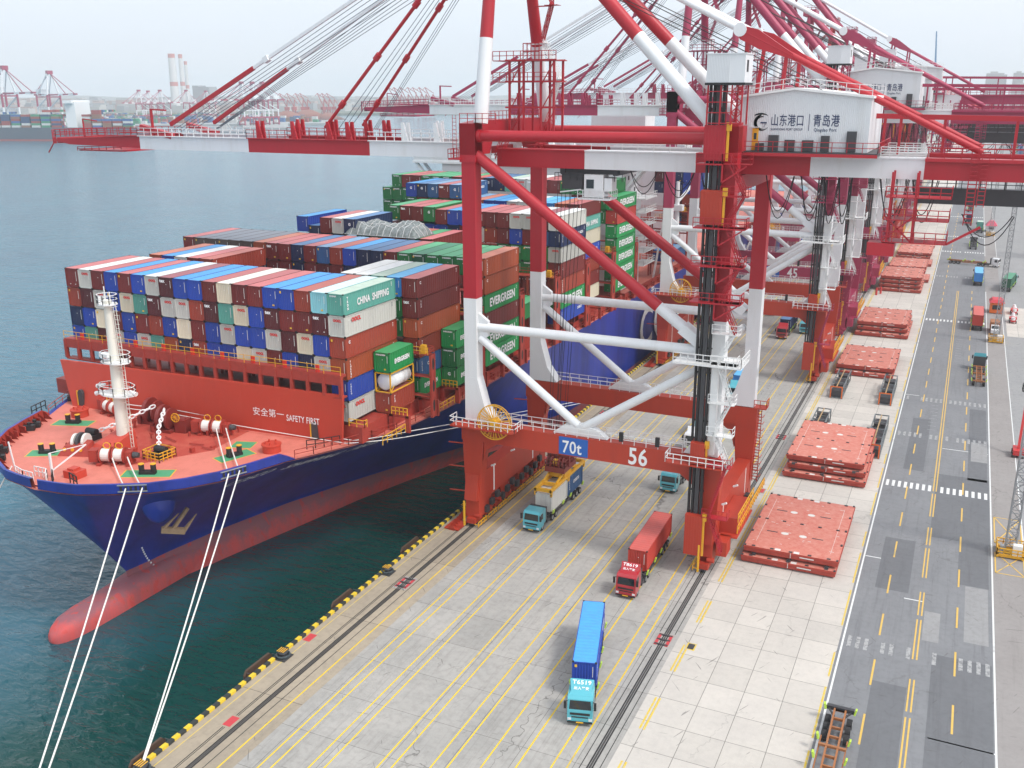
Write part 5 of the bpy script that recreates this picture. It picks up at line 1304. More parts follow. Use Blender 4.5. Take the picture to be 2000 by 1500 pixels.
    b = MB(); b.cage(XL+1.5,YF+.2,4,15.2,t=.1,w=.7)
    for z in range(5,15): b.rail([(XL+1.1,YF-.5,z),(XL+2.2,YF-.5,z),(XL+2.2,YF+.6,z)],.02,.08,1.5,mids=())
    b.box(XL+.9,XL+2.6,YF-.9,YF+1,15.2,15.35); b.rail([(XL+.9,YF-.9,15.3),(XL+2.6,YF-.9,15.3),(XL+2.6,YF+1,15.3)],1.2,.08,.8); B(b, 'caged_ladder', REDO)
    # landside hanging frame, dark service bridge and festoon cables
    b = MB(); b.box(-5.5,26,127.6,129.2,45.0,46.9,0); b.rail([(-5.5,127.5,46.9),(26,127.5,46.9)],1.1,.08,1.6); 
    for k in range(12): b.bar((-4+k*2.6,127.6,46.9),(-4+k*2.6,127.2,48.7),.16)
    B(b, 'service_bridge', DGR)
    b = MB()
    for x in (-7.5,-5.0):
        for y in (113.4,116): b.bar((x,y,42.2),(x,y,49.6),.22)
    for z in (42.2,44.6,47): 
        b.box(-8,-1.5,113.2,116.2,z-.1,z); b.rail([(-8,113.2,z),(-1.5,113.2,z),(-1.5,116.2,z)],1.1,.09,1)
    b.cage(.3,115.9,44,51.8,t=.1,w=.8); b.cage(1.3,115.9,46,51.8,t=.08,w=.7)
    b.bar((-1.5,113.4,42.2),(1.6,113.4,44.2),.25); b.bar((-8,113.4,42.2),(-5,113.4,45),.16); b.bar((-5,113.4,42.2),(-8,113.4,45),.16); b.box(-9.4,-6.6,113.2,115.2,40.6,42.0)
    B(b, 'maintenance_cage', RU)
    b = MB(); b.bar((-10.8,121.6,55.2),(26,121.6,54.7),.5,.55)
    for x in (-9.5,-7.8,4.0,-3.2): b.bar((x,121.6,50.9),(x,121.6,55),.3,.3)
    B(b, 'rear_monorail', RU)
    b = MB()
    for x0, w_, d in [(-38.2,3.4,2.7),(-33.8,3.6,3.0),(-29.3,2.2,3.2),(-21.6,3.2,4.9),(-17.6,2.4,5.0),(-15.0,1.6,5.2),(-13.4,1.4,5.2),(-9.0,3.0,5.0),(-5.6,2.6,4.6),(-.2,5.0,3.2),(6.0,4.6,3.0),(10.8,4.6,3.0)]:
        z0 = 48.5 if x0 < -3 else 45.0
        for off in (0,.5):
            b = MB(); pts = [Vector((x0+w_*t-off*.3, 117.5+off, z0-(d-off*1.6)*4*t*(1-t))) for t in [i/12 for i in range(13)]]
            b.path(pts, .055, 5); B(b, 'festoon_cable', BLK)
    return root
crane = make_crane()
tag(crane, 'nearest red and white quay crane with 56 painted on its sill beam', 'crane', 'ship-to-shore cranes along the quay')
def crane_text(root, num, tag70=True, back=REDO):
    ref = Vector(CO)
    o = put_text(num, 3.1, Vector((-35.0 if num=='56' else -38.5, YN-1.03, 12.9))-ref, FRONT, LET, root, .06, .8, 'crane_number')
    if tag70:
        b = MB(); b.box(-44.4,-40.4,YN-1.06,YN-1.005,12.75,15.15); s = b.build('load_sign', BLU, None, CO); s.location = (0,0,0); s.parent = root
        t = put_text('70t', 2.35, Vector((-43.95,YN-1.08,13.05))-ref, FRONT, LET, None, .03, .82); t.parent = s
    for y, z, txt, sz in ((YN-1.03, 4.6, num, 1.0),): put_text(num, .95, Vector((XS+.98, YN-.2, 5.0))-ref, SIDE, LET, root, .03, .8, 'crane_number')
# the row of cranes further along; most have a haze tint painted into their red
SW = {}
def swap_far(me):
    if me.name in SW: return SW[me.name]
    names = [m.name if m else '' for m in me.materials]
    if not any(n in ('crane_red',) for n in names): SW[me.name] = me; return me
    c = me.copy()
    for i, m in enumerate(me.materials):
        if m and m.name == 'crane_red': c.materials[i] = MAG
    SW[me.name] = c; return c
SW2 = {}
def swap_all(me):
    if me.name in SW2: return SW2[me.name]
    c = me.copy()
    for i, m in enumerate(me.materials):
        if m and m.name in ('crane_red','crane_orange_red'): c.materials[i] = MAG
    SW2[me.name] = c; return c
places = [(202.5,'68',swap_far,1.07,'second crane along the quay, haze-tinted maroon above an orange red portal'),(247.2,'45',swap_all,1.06,'third crane along the quay, all haze-tinted maroon and white'),
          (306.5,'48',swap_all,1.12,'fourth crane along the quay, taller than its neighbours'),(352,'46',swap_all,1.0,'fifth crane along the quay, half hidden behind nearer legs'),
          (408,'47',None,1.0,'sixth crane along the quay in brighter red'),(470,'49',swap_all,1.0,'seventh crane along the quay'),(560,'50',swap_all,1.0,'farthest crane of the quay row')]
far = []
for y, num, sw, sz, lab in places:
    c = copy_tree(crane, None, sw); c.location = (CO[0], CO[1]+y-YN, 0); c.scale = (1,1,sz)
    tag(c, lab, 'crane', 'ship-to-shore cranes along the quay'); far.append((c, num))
crane_text(crane, '56')
for c, num in far: crane_text(c, num, num in ('45','48'))
# ------------------------------------------------------------------ trucks
TEAL = mat('cab_teal', (.09,.42,.50), .3, dirt=.15, coat=.4); CRED = mat('cab_red', (.42,.02,.03), .3, dirt=.15, coat=.4); CWHT = mat('cab_white', (.72,.73,.74), .3, dirt=.15, coat=.4); CTL2 = mat('cab_green_teal', (.03,.28,.25), .35, dirt=.2)
LIME = mat('lime_guide_paint', (.50,.72,.08), .45, dirt=0); TYRE = mat('tyre_rubber', (.02,.02,.022), .8, dirt=.3); LAMP = mat('headlamp_glass', (.7,.7,.72), .15, dirt=0)
CHS = mat('chassis_rust_orange', (.36,.14,.05), .6, dirt=.4)
def wheel(parent, x, y, r=.5, w=.32):
    b = MB(); b.tube((x-w/2,y,r),(x+w/2,y,r),r,18,m=0); s = 1 if x > 0 else -1
    b.tube((x+s*w/2,y,r),(x+s*(w/2+.02),y,r),r*.55,12,m=1)
    return b.build('wheel', [TYRE, GRY], parent)
def tractor(root, cabm, num=None, spoiler=True):
    b = MB()
    # cab: raked windscreen, rounded upper edges
    prof = [(0,.45),(0,1.55),(.18,2.75),(.45,2.98),(2.15,3.02),(2.25,2.8),(2.25,.95),(1.75,.95),(1.6,.65),(.65,.65),(.5,.45)]
    b.prism(prof, 'x', -1.22, 1.22)
    if spoiler: b.hexa([(-1.15,.55,2.98),(1.15,.55,2.98),(1.2,2.2,3.0),(-1.2,2.2,3.0)],[(-.95,1.0,3.15),(.95,1.0,3.15),(1.15,2.15,3.75),(-1.15,2.15,3.75)])
    cab = b.build('cab', cabm, root)
    b = MB(); b.add([(-1.05,.02,1.78),(1.05,.02,1.78),(.98,.155,2.66),(-.98,.155,2.66)],[(0,1,2,3)]); b.build('windscreen', GLS, cab)
    b = MB()
    for s in (-1,1): b.add([(s*1.228,.35,1.75),(s*1.228,1.35,1.75),(s*1.228,1.3,2.6),(s*1.228,.5,2.6)],[(0,1,2,3) if s>0 else (3,2,1,0)])
    b.build('side_window', GLS, cab)
    b = MB(); b.box(-.95,.95,-.04,.0,1.2,1.42); b.box(-.8,.8,-.04,.0,.92,1.02); b.box(-1.2,1.2,-.1,.1,.35,.5); b.build('grille', BLK, cab)
    for s in (-1,1):
        b = MB(); b.box(s*1.0-.17,s*1.0+.17,-.06,.02,.62,.85); b.build('headlight', LAMP, cab)
        b = MB(); b.box(s*1.42-.12,s*1.42+.12,-.15,.05,1.9,2.65); b.bar((s*1.2,.15,2.6),(s*1.42,0,2.6),.05); b.build('mirror', BLK, cab)
    b = MB(); b.box(-.35,.35,-.14,-.1,.4,.52); b.build('number_plate', YEL, cab)
    if num:
        put_text(num, .60, (0,1.62,3.50), (R(27.5),0,0), LET, cab, .008, 1.12, align='CENTER')
        put_text('出入平安', .36, (0,1.12,3.25), (R(27.5),0,0), LET, cab, .008, 1.0, align='CENTER')
    b = MB()
    for s in (-.42,.42): b.box(s-.06,s+.06,1.8,6.9,.75,1.0)
    b.box(-1.2,1.2,2.35,2.75,1.0,3.0); b.box(-.9,.9,5.0,6.2,1.0,1.2); b.box(-1.2,-.6,2.9,4.2,.5,.95); b.box(.6,1.2,2.9,4.0,.5,.95)
    b.build('tractor_frame', DGR, root)
    for y in (1.25,4.9,6.2):
        for s in (-1,1): wheel(root, s*1.02, y)
def trailer(root, y0=4.2, L=12.4, rust=False):
    b = MB(); mm = CHS if rust else DGR
    for s in (-.5,.5): b.box(s-.08,s+.08,y0-.2,y0+L,1.0,1.38)
    for k in range(9): b.box(-.5,.5,y0+.2+k*(L-.5)/8,y0+.36+k*(L-.5)/8,1.05,1.3)
    for y in (y0, y0+L*.48, y0+L-.25): b.box(-1.2,1.2,y,y+.25,1.2,1.42)
    for s in (-1,1): b.box(s*1.16-.05,s*1.16+.05,y0+2.6,y0+L-4.5,.7,1.0)
    b.build('trailer_frame', mm, root)
    for y in (y0+.3, y0+L*.32, y0+L*.55, y0+L-.6):
        for s in (-1,1):
            b = MB(); b.hexa([(s*1.32-.08,y,1.2),(s*1.32+.08,y,1.2),(s*1.32+.08,y+.5,1.2),(s*1.32-.08,y+.5,1.2)],[(s*1.45-.08,y+.05,1.75),(s*1.45+.08,y+.05,1.75),(s*1.45+.08,y+.45,1.75),(s*1.45-.08,y+.45,1.75)]); b.build('container_guide', LIME, root)
    for y in (y0+L-3.7, y0+L-2.4, y0+L-1.1):
        for s in (-1,1): wheel(root, s*.98, y, .5, .5)
TG = 'tractor trucks working on the quay and road'
def truck(x, y, rz, cabm, label, num=None, tr=True, rust=False, name='tractor_truck', spoiler=True):
    root = empty(name, (0,0,0), label, 'truck', TG)
    tractor(root, cabm, num, spoiler)
    if tr: trailer(root, rust=rust)
    root.location = (x,y,0); root.rotation_euler = (0,0,rz); return root
def load(root, key, L, label, y0=4.4, front=None, side=None, name='shipping_container', z=1.42):
    rz = root.rotation_euler.z; c, s = math.cos(rz), math.sin(rz); lx, ly = -1.22, y0
    return container(key, L, root.location.x+c*lx-s*ly, root.location.y+s*lx+c*ly, z+CH, label, 'containers carried on trucks', front, side, None, rz, name)
t = truck(-27.55, 74.6, R(15.8), TEAL, 'teal truck numbered T6519 nearest the camera', 'T6519'); load(t, 'B', 12.19, 'long blue container on the truck nearest the camera', side='COSCO', front=None)
t = truck(-31.35, 99.6, R(1.7), CRED, 'red truck with white numbers on its roof carrying a rusty red container', 'T8619'); load(t, 'V', 12.19, 'long red container with a scuffed speckled roof on the red truck', y0=4.9)
t = truck(-48.9, 111.6, 0, TEAL, 'teal truck under the yellow spreader beside the seaside crane leg', spoiler=False)
load(t, 'Q', 6.06, 'cream white short container gripped by the yellow spreader', y0=4.3, front=None); load(t, 'S', 6.06, 'blue short container behind the cream one under the spreader', y0=10.45, side='COSCO')
t = truck(-35.7, 132.6, 0, TEAL, 'teal truck with empty black trailer under the far sill beam', spoiler=False)
t = truck(-37.2, 151.5, 0, CWHT, 'white truck half hidden behind the near sill beam'); load(t, 'C', 6.06, 'pale cyan container roof just above the near sill railing', y0=7)
t = truck(-37.2, 236.4, 0, CRED, 'dark red truck with navy container passing under the second crane'); load(t, 'N', 12.19, 'navy container on the truck under the second crane', side='COSCO')
t = truck(-32.9, 244, 0, TEAL, 'teal truck beside the second crane landside leg, right of the red one'); 
t = truck(-36.8, 182, 0, TEAL, 'blue loaded truck half hidden behind the landside leg'); load(t, 'L', 12.19, 'light blue container behind the white part of the far landside leg')
t = truck(-44.5, 262, 0, TEAL, 'teal truck far down the lanes between the second and third crane')
# on the road: trucks seen from behind face away (+Y)
def rtruck(x, yrear, cabm, label, key=None, clabel=None, rz=math.pi, Lc=12.19, rust=False, bodylen=16.6, **k):
    t = truck(x, yrear+bodylen, rz, cabm, label, rust=rust, **k)
    if key: load(t, key, Lc, clabel)
    return t
rtruck(6.6, 212.2, TEAL, 'teal truck driving away with an empty rusty trailer on the road', rust=True)
rtruck(6.1, 265.5, CRED, 'truck hauling a red container away along the road', 'V', 'red container on the road truck beside the crane row', spoiler=False)
rtruck(6.1, 330.7, CWHT, 'truck hauling a blue container away further up the road', 'L', 'bright blue container on the road truck further up')
rtruck(4.3, 410, CWHT, 'small looking truck up the road with empty bed', None)
rtruck(6.4, 460.5, CTL2, 'truck up the road with a pale green load', 'T', 'pale green container on the farthest road truck', Lc=6.06)
rtruck(1.9, 486, TEAL, 'dark truck beside the pale green loaded one far up the road', 'N', 'navy short container far up the road', Lc=6.06)
rtruck(2.2, 541, CWHT, 'farthest white truck on the road below the girder', None)
truck(12.6, 370.8, R(78), CWHT, 'white truck turning across the road with an empty yellow trailer', rust=True, spoiler=False)
t = truck(16.0, 340, R(172), CTL2, 'dark green truck with open dark load in the yard', spoiler=False); load(t, 'F', 12.19, 'dark green container in the yard right of the lattice mast')
# empty skeletal trailer cut by the bottom edge
t = empty('skeletal_trailer', (-5.2, 72, 0), 'empty rust orange container chassis at the bottom edge of the road', 'trailer', TG); trailer(t, 1.5, 12.4, True)
b = MB(); b.box(-1.25,1.25,13.6,14.0,1.1,1.5); 
for x in (-1.1,1.1): b.bar((x*.4,12.5,1.2),(x,13.8,1.2),.15)
b.build('rear_crossbar', DGR, t)
# small pickup and orange hut on the road side
t = empty('pickup_truck', (10.1, 262.4, 0), 'small white flatbed pickup with a brown load by the lattice mast', 'pickup', TG)
b = MB(); b.prism([(0,.5),(0,1.3),(1.0,1.45),(1.5,2.1),(3.0,2.1),(3.1,.5)], 'x', -.9, .9); b.build('cab', CWHT, t)
b = MB(); b.add([(-.8,.98,1.48),(.8,.98,1.48),(.75,1.45,2.05),(-.75,1.45,2.05)],[(0,1,2,3)]); b.build('windscreen', GLS, t)
b = MB(); b.box(-1.0,1.0,3.1,7.6,.7,.9); b.box(-1.1,1.1,3.3,7.5,.9,2.6); b.build('brown_load', CHS, t)
for y in (.8,6.3):
    for s in (-1,1): wheel(t, s*.85, y, .38, .25)
t = empty('operator_hut', (10.7, 292, 0), 'orange hut with a red roof standing at the road side', 'hut')
b = MB(); b.box(-1.6,1.6,-2.5,2.5,.2,3.0); b.build('wall', ORG, t); b = MB(); b.hexa([(-1.9,-2.8,3),(1.9,-2.8,3),(1.9,2.8,3),(-1.9,2.8,3)],[(-1.2,-2.2,3.8),(1.2,-2.2,3.8),(1.2,2.2,3.8),(-1.2,2.2,3.8)]); b.build('roof', mat('hut_roof_red', (.6,.04,.06), .5), t)
b = MB(); b.box(-1.0,1.0,-2.53,-2.5,1.2,2.4); b.build('window', GLS, t)
t = empty('operator_hut', (10.9, 470, 0), 'far pink roofed hut at the road side below the girder', 'hut')
b = MB(); b.box(-1.8,1.8,-3,3,.2,2.6); b.build('wall', CWHT, t); b = MB(); b.hexa([(-2.3,-3.4,2.6),(2.3,-3.4,2.6),(2.3,3.4,2.6),(-2.3,3.4,2.6)],[(-.8,-2,4.6),(.8,-2,4.6),(.8,2,4.6),(-.8,2,4.6)]); b.build('roof', mat('hut_roof_pink', (.65,.10,.16), .5), t)
b = MB(); b.box(-1.0,1.0,-3.03,-3,1.1,2.1); b.build('window', GLS, t)
MB().quad((13.0,262.5,.02),(40,262.5,.02),(40,300,.02),(13.0,300,.02)).build('white_concrete_pad', conc_slab)['kind'] = 'structure'
for i, (x, y) in enumerate(((15.2,292),(14.6,280.5))):
    t = empty('fire_hydrant_cart', (x,y,0), ('red and white wheeled cart, farther of the two on the pale pad','red and white wheeled cart, nearer of the two on the pale pad')[i], 'cart', 'carts on the pale pad')
    b = MB(); b.box(-.6,.6,-2.4,2.4,.5,.9); b.box(-.9,.9,-1,1,.9,1.3); b.build('frame', mat('signal_red2', (.55,.03,.03), .5), t)
    b = MB(); b.tube((0,1.6,.9),(0,1.6,2.2),.8,12,r2=.3); b.tube((0,-1.8,.9),(0,-1.8,1.6),.5,12); b.build('tank', CWHT, t)
    for s in (-1,1):
        for yy in (-1.8,1.8): wheel(t, s*.75, yy, .35, .2)
# ------------------------------------------------------------------ hatch cover stacks
HC = mat('hatch_cover_red', (.56,.15,.11), .65, dirt=.9, dirtcol=(.66,.33,.26), scale=1.3, dirt_lo=.36)
HCS = mat('hatch_cover_side', (.42,.055,.035), .6, dirt=.5, dirtcol=(.22,.04,.03), scale=1.5)
HCW = mat('hatch_mark_white', (.72,.70,.66), .6, dirt=.3)
def make_cover(lx, ly):
    t = empty('hatch_cover', (0,0,0))
    b = MB(); hz = .85
    b.prism([(0,.15),(lx,.15),(lx-.0,hz),(0,hz)], 'y', 0, ly, 1)
    b.box(-.08,lx+.08,-.08,ly+.08,hz-.22,hz-.1,1); b.box(.15,lx-.15,.15,ly-.15,0,.15,1)
    for x in [lx*k/10 for k in range(1,10)]:
        b.box(x-.05,x+.05,-.07,0,.15,hz-.2,1); b.box(x-.05,x+.05,ly,ly+.07,.15,hz-.2,1)
    b.quad((0,0,hz+.004),(lx,0,hz+.004),(lx,ly,hz+.004),(0,ly,hz+.004),0)
    b.build('cover_panel', [HC, HCS], t)
    b = MB()
    for x in [lx*k/5+lx/10 for k in range(5)]:
        for y in (.12, ly/2, ly-.35): b.box(x-.22,x+.22,y,y+.24,hz,hz+.10)
    for y in (ly*.25,ly*.5,ly*.75):
        for x in (0.02,lx-.3): b.box(x,x+.26,y,y+.4,hz,hz+.12)
    for x,y in ((.22,.3),(.72,.3),(.22,.7),(.72,.7)): b.box(lx*x-.7,lx*x+.7,ly*y-.1,ly*y+.1,hz+.004,hz+.03)
    for x in (0,lx-.25):
        for y in (0,ly-.25): b.box(x,x+.25,y,y+.25,hz,hz+.13)
    b.build('deck_fitting', DGR, t)
    b = MB()
    for x,y in ((.36,.3),(.56,.3),(.36,.7),(.56,.7),(.36,.02),(.56,.02),(.36,.98),(.56,.98)):
        b.prism([(lx*x+.5*math.cos(a), ly*y+.42*math.sin(a)) for a in [2*math.pi*k/12 for k in range(12)]], 'z', hz+.005, hz+.012) if 0.1<y<.9 else b.box(lx*x-.35,lx*x+.35,max(0,ly*y-.3),min(ly,ly*y+.3),hz+.005,hz+.012)
    for k in range(26):
        x, y = rnd.uniform(.5,lx-1), rnd.uniform(.5,ly-.8); b.box(x,x+rnd.uniform(.1,.6),y,y+.1,hz+.005,hz+.010)
    for x in (.1,.9): b.box(lx*x-.02,lx*x+.02,ly*.1,ly*.9,hz+.005,hz+.010)
    b.box(lx*.5,lx*.5+.08,-.1,-.085,.2,hz); b.box(lx*.6,lx*.75,-.1,-.085,.45,.6)
    b.build('painted_mark', HCW, t)
    return t
stacks = [(-20.9,115.0,[(0,0),(-.1,.15)],'nearest hatch cover stack'),(-21.2,146.6,[(0,0),(.25,.6),(-.1,1.2)],'hatch cover stack beside the white crosswalk'),
          (-21.3,210.2,[(0,0),(-.15,.6)],'hatch cover stack beyond the grey lashing bins'),(-21.4,248.5,[(0,0),(.1,1.2),(-.1,1.8)],'hatch cover stack beside the third crane'),
          (-21.5,310.5,[(0,0),(.1,.8),(-.1,1.5),(.1,2.0)],'stack beside the two red posts'),(-21.3,346,[(0,0),(-.2,1)],'hatch cover stack, third from the far end'),(-21.2,378,[(0,0),(.1,.8)],'hatch cover stack, second from the far end'),(-20.8,406,[(0,0)],'far end of the hatch cover row')]
proto = None
for sx, sy, offs, nm in stacks:
    nlv = len(offs)
    for i, (dx, dy) in enumerate(offs):
        if proto is None: proto = make_cover(11.6, 18.4); c = proto
        else: c = copy_tree(proto)
        wide = 1.0
        c.location = (sx+dx+(0 if i == 0 else .25), sy+dy+ (0 if i == 0 else .5), .12+i*1.12); 
        if i == 0 and nlv > 2: c.scale = (1.06,1,1)
        pos = 'only cover' if nlv == 1 else ('bottom cover' if i == 0 else 'top cover' if i == nlv-1 else ('second cover up' if i == 1 else 'third cover up'))
        tag(c, 'salmon red hatch cover, %s of the %s' % (pos, nm) if nlv > 1 else 'salmon red hatch cover lying alone at the %s' % nm, 'hatch cover', 'steel hatch covers stacked on the quay slab')
b = MB()
for sx, sy, offs, nm in stacks:
    for i in range(len(offs)):
        for x in (1.2,5.6,10.2):
            for y in (.4,9,17.6): b.box(sx+x,sx+x+.5,sy+y,sy+y+.5,(.0 if i == 0 else .12+i*1.12-.27),.12+i*1.12)
o = b.build('cover_spacer_blocks', DGR); tag(o, 'dark timber blocks between the stacked hatch covers', 'spacer blocks', kind='stuff')
# extra lower covers sticking out to the right
for x,y,lab in ((-11.5,330,'salmon hatch cover corner sticking out right of the fourth stack'),(-12,362,'salmon hatch cover sticking out beside the third stack from the far end')):
    c = copy_tree(proto); c.location = (x,y,.12); c.scale = (.3,.6,1); tag(c, lab, 'hatch cover', 'steel hatch covers stacked on the quay slab')
# ------------------------------------------------------------------ lashing bins
BIN = mat('bin_grey', (.16,.18,.19), .6, dirt=.5); 
def bin_(x, y, L, label):
    t = empty('lashing_bin', (x,y,0), label, 'lashing bin', 'grey lashing gear bins')
    b = MB()
    for xx in (0,2.3):
        for yy in (0,L): b.bar((xx,yy,0),(xx,yy,2.4),.18)
        b.bar((xx,0,2.3),(xx,L,2.3),.16); b.bar((xx,0,.2),(xx,L,.2),.16); b.bar((xx,0,.3),(xx,L*.5,2.2),.1); b.bar((xx,L*.5,2.2),(xx,L,.3),.1)
    for yy in (0,L*.25,L*.5,L*.75,L): b.bar((0,yy,2.3),(2.3,yy,2.3),.16); b.bar((0,yy,.2),(2.3,yy,.2),.14)
    b.build('bin_frame', BIN, t)
    b = MB(); 
    for k in range(4): b.box(.2,2.1,.3+k*L/4,.1+(k+.8)*L/4,.3,1.5+.3*(k%2),0)
    b.box(1.0,1.2,.1,L-.1,2.31,2.42,1)
    b.build('lashing_gear', [DGR, mat('timber', (.4,.27,.14), .8)], t)
    b = MB(); b.box(-.02,.2,-.12,-.02,.1,2.5); b.box(2.1,2.32,-.12,-.02,.1,2.5); b.box(0,2.3,-.11,-.03,2.3,2.5); b.build('orange_corner_plates', ORG, t)
bin_(-20.0,192.3,14,'grey lashing bin left of its pair beyond the second hatch stack'); bin_(-10.9,191.6,14,'grey lashing bin right of its pair beyond the second hatch stack')
bin_(-20.3,168.5,9,'dark lashing bin just behind the left end of the second hatch stack'); bin_(-10.4,160.8,17,'grey lashing bin running behind the right end of the second hatch stack')
for i, (x,y) in enumerate(((-21.2,303.5),(-20.2,306))):
    t = empty('red_post', (x,y,0), ('left one of two small red posts before the fourth hatch stack','right one of two small red posts before the fourth hatch stack')[i], 'post', 'small red posts')
    b = MB(); b.tube((0,0,0),(0,0,1.9),.3,10); b.tube((0,0,1.9),(0,0,2.3),.22,10,r2=.05); b.build('post_body', mat('signal_red2', (.55,.03,.03), .5), t)
# ------------------------------------------------------------------ spreader with headblock
t = empty('container_spreader', (-49, 118.5, 4.2), 'yellow container spreader with a rust red headblock hanging onto the short containers', 'spreader')
b = MB(); dz = .12
for x in (-1.15,1.15): b.box(x-.16,x+.16,-2.6,10.4,dz,dz+.45)
for y in (-2.6,-.2,4.0,7.8,10.2): b.box(-1.2,1.2,y,y+.35,dz,dz+.5)
for x in (-1.2,1.2):
    for y in (-2.6,3.4,4.0,10.2): b.hexa([(x-.12,y,-.5),(x+.12,y,-.5),(x+.12,y+.35,-.5),(x-.12,y+.35,-.5)],[(x-.15,y,.5),(x+.15,y,.5),(x+.15,y+.35,.5),(x-.15,y+.35,.5)])
b.box(-1.2,1.2,2.6,5.2,dz+.3,1.4); 
for x in (-1.0,1.0): b.bar((x,0,.6),(x,2.6,1.3),.25); b.bar((x,7.6,.6),(x,5.2,1.3),.25)
b.build('spreader_frame', YEL, t)
HBK = mat('headblock_rust', (.22,.035,.03), .5, dirt=.4)
b = MB(); b.box(-1.5,1.5,1.6,6.2,1.5,2.3); 
for x in (-1.2,-.6,.6,1.2):
    for y in (2.2,5.4): b.tube((x-.1,y,2.9),(x+.1,y,2.9),.75,16)
b.box(-1.7,1.7,3.0,3.4,2.2,3.8); b.rail([(-1.5,1.6,2.3),(1.5,1.6,2.3),(1.5,6.2,2.3)],1.0,.1,.8)
b.build('headblock', HBK, t)
b = MB(); 
for y in (2.2,5.4): b.tube((-.3,y,2.9),(.3,y,2.9),.5,12)
b.build('yellow_sheave_guard', YEL, t)
# ------------------------------------------------------------------ lattice light masts
def lattice_mast(x, y, H, label, basew=3.2, lean=0):
    t = empty('light_mast', (x,y,0), label, 'light mast', 'lattice light masts along the road')
    b = MB(); w0, w1 = .62, .42
    P_ = lambda k, z: Vector(((w0+(w1-w0)*z/H)*(1 if k in (1,2) else -1), (w0+(w1-w0)*z/H)*(1 if k in (2,3) else -1), .8+z))
    for k in range(4): b.bar(P_(k,0), P_(k,H), .15, .15)
    z = 0; s = 0
    while z < H-1.2:
        for k in range(4):
            k2 = (k+1)%4; b.bar(P_(k if s%2 else k2,z), P_(k2 if s%2 else k,z+1.3), .09, .09); b.bar(P_(k,z), P_(k2,z), .08, .08)
        z += 1.3; s += 1
    b.build('lattice_column', GRY, t)
    b = MB(); 
    for k in range(3):
        yy = -1.6+k*1.4; b.box(-basew/2,basew/2,yy,yy+.3,.15,.5)
    for xx in (-basew/2,basew/2-.25): b.box(xx,xx+.25,-1.8,1.8,.15,.5)
    b.rail([(-basew/2,-1.8,.5),(basew/2,-1.8,.5),(basew/2,1.6,.5),(-basew/2,1.6,.5)],.9,.12,.8,closed=True); b.build('yellow_base_frame', YEL, t)
    b = MB(); b.box(.2,1.3,-1.5,-.6,.5,1.9,0); b.box(-1.3,-.8,-1.4,-.7,.5,1.6,1); b.build('control_box', [WHT2, GRY], t)
    b = MB()
    for xx in (-1.6,-.5,.6): 
        for yy in (-.5,.5): b.box(xx,xx+.7,yy-.3,yy+.3,H*.55+.8,H*.55+1.2) if False else b.box(xx,xx+.7,yy-.3,yy+.3,H+.9,H+1.4)
    b.tube((0,0,H+.5),(0,0,H+.8),1.6,12); b.build('lamp_head', GRY, t)
    return t
lattice_mast(10.5,131.6,36,'grey lattice mast on a yellow base inside the yellow crossed box at the right edge')
lattice_mast(10.3,255.6,40,'grey lattice mast with yellow base beside the white pickup'); lattice_mast(10.6,455,40,'lattice mast farther up the road near the pink hut')
t = empty('boom_lift', (12.6,172,0), 'small red lift basket on a thin arm at the right edge', 'boom lift')
b = MB(); b.box(-.8,.8,-1.5,1.5,.5,1.3); b.bar((0,0,1.3),(.4,4,10),.4); b.build('red_body', mat('signal_red2', (.55,.03,.03), .5), t)
b = MB(); b.rail([(-.4,4,10),(1.2,4,10),(1.2,5.2,10),(-.4,5.2,10)],1.1,.12,.8,closed=True); b.box(-.4,1.2,4,5.2,9.9,10); b.build('lift_basket', DGR, t)
for s in (-1,1):
    for yy in (-1,1): wheel(t, s*.8, yy, .45, .25)
# ------------------------------------------------------------------ far shore
far_conc = mat('far_concrete', (.32,.33,.33), .8, dirt=.3, scale=.02); far_land = mat('far_land_green', (.10,.13,.09), .9, dirt=.8, dirtcol=(.28,.24,.2), scale=.01)
def P2(px, dist):       # ground point at a given distance along a bearing (bearing in degrees left of +Y)
    a = R(px); return (-math.sin(a)*dist, math.cos(a)*dist)
def bearing(px): return 24.866-math.degrees(math.atan((px-1000)*.958/1896.6))
def far_at(px, d): return P2(bearing(px), d)
def slab(name, pxs, d0, d1, z1, m, n=24):
    b = MB()
    for i in range(n):
        pa, pb = pxs[0]+(pxs[1]-pxs[0])*i/n, pxs[0]+(pxs[1]-pxs[0])*(i+1)/n
        a, c, d, e = far_at(pa,d0), far_at(pb,d0), far_at(pb,d1), far_at(pa,d1)
        b.quad((*a,z1),(*c,z1),(*d,z1),(*e,z1)); b.quad((*a,WZ-2),(*c,WZ-2),(*c,z1),(*a,z1))
    o = b.build(name, m); o['kind'] = 'structure'; return o
slab('far_quay', (-260,640), 2080, 3300, 0, far_conc)
slab('far_shore', (-400,1150), 3000, 6500, 2, far_land); slab('far_pier', (470,560), 1830, 2085, .5, far_conc, 6)
b = MB(); rr = random.Random(11)
def ridge(name, pxs, d, hmin, hmax, m, seed):
    b = MB(); r_ = random.Random(seed); n = 90; vs = []
    for i in range(n+1):
        px = pxs[0]+(pxs[1]-pxs[0])*i/n; h = hmin+(hmax-hmin)*(.5+.5*mnoise.noise(Vector((i*.13,seed,0))))
        for k, (dd, hh) in enumerate(((0,0),(250,.6),(600,1),(1500,0))): vs.append((*far_at(px, d+dd), hh*h))
    fs = [(i*4+k, (i+1)*4+k, (i+1)*4+k+1, i*4+k+1) for i in range(n) for k in range(3)]
    b.add(vs, fs); o = b.build(name, m); o['kind'] = 'structure'
ridge('far_hills', (-500,1200), 5200, 25, 60, mat('far_hill_haze_green', (.20,.22,.22), .9, dirt=.5, scale=.01), 2)
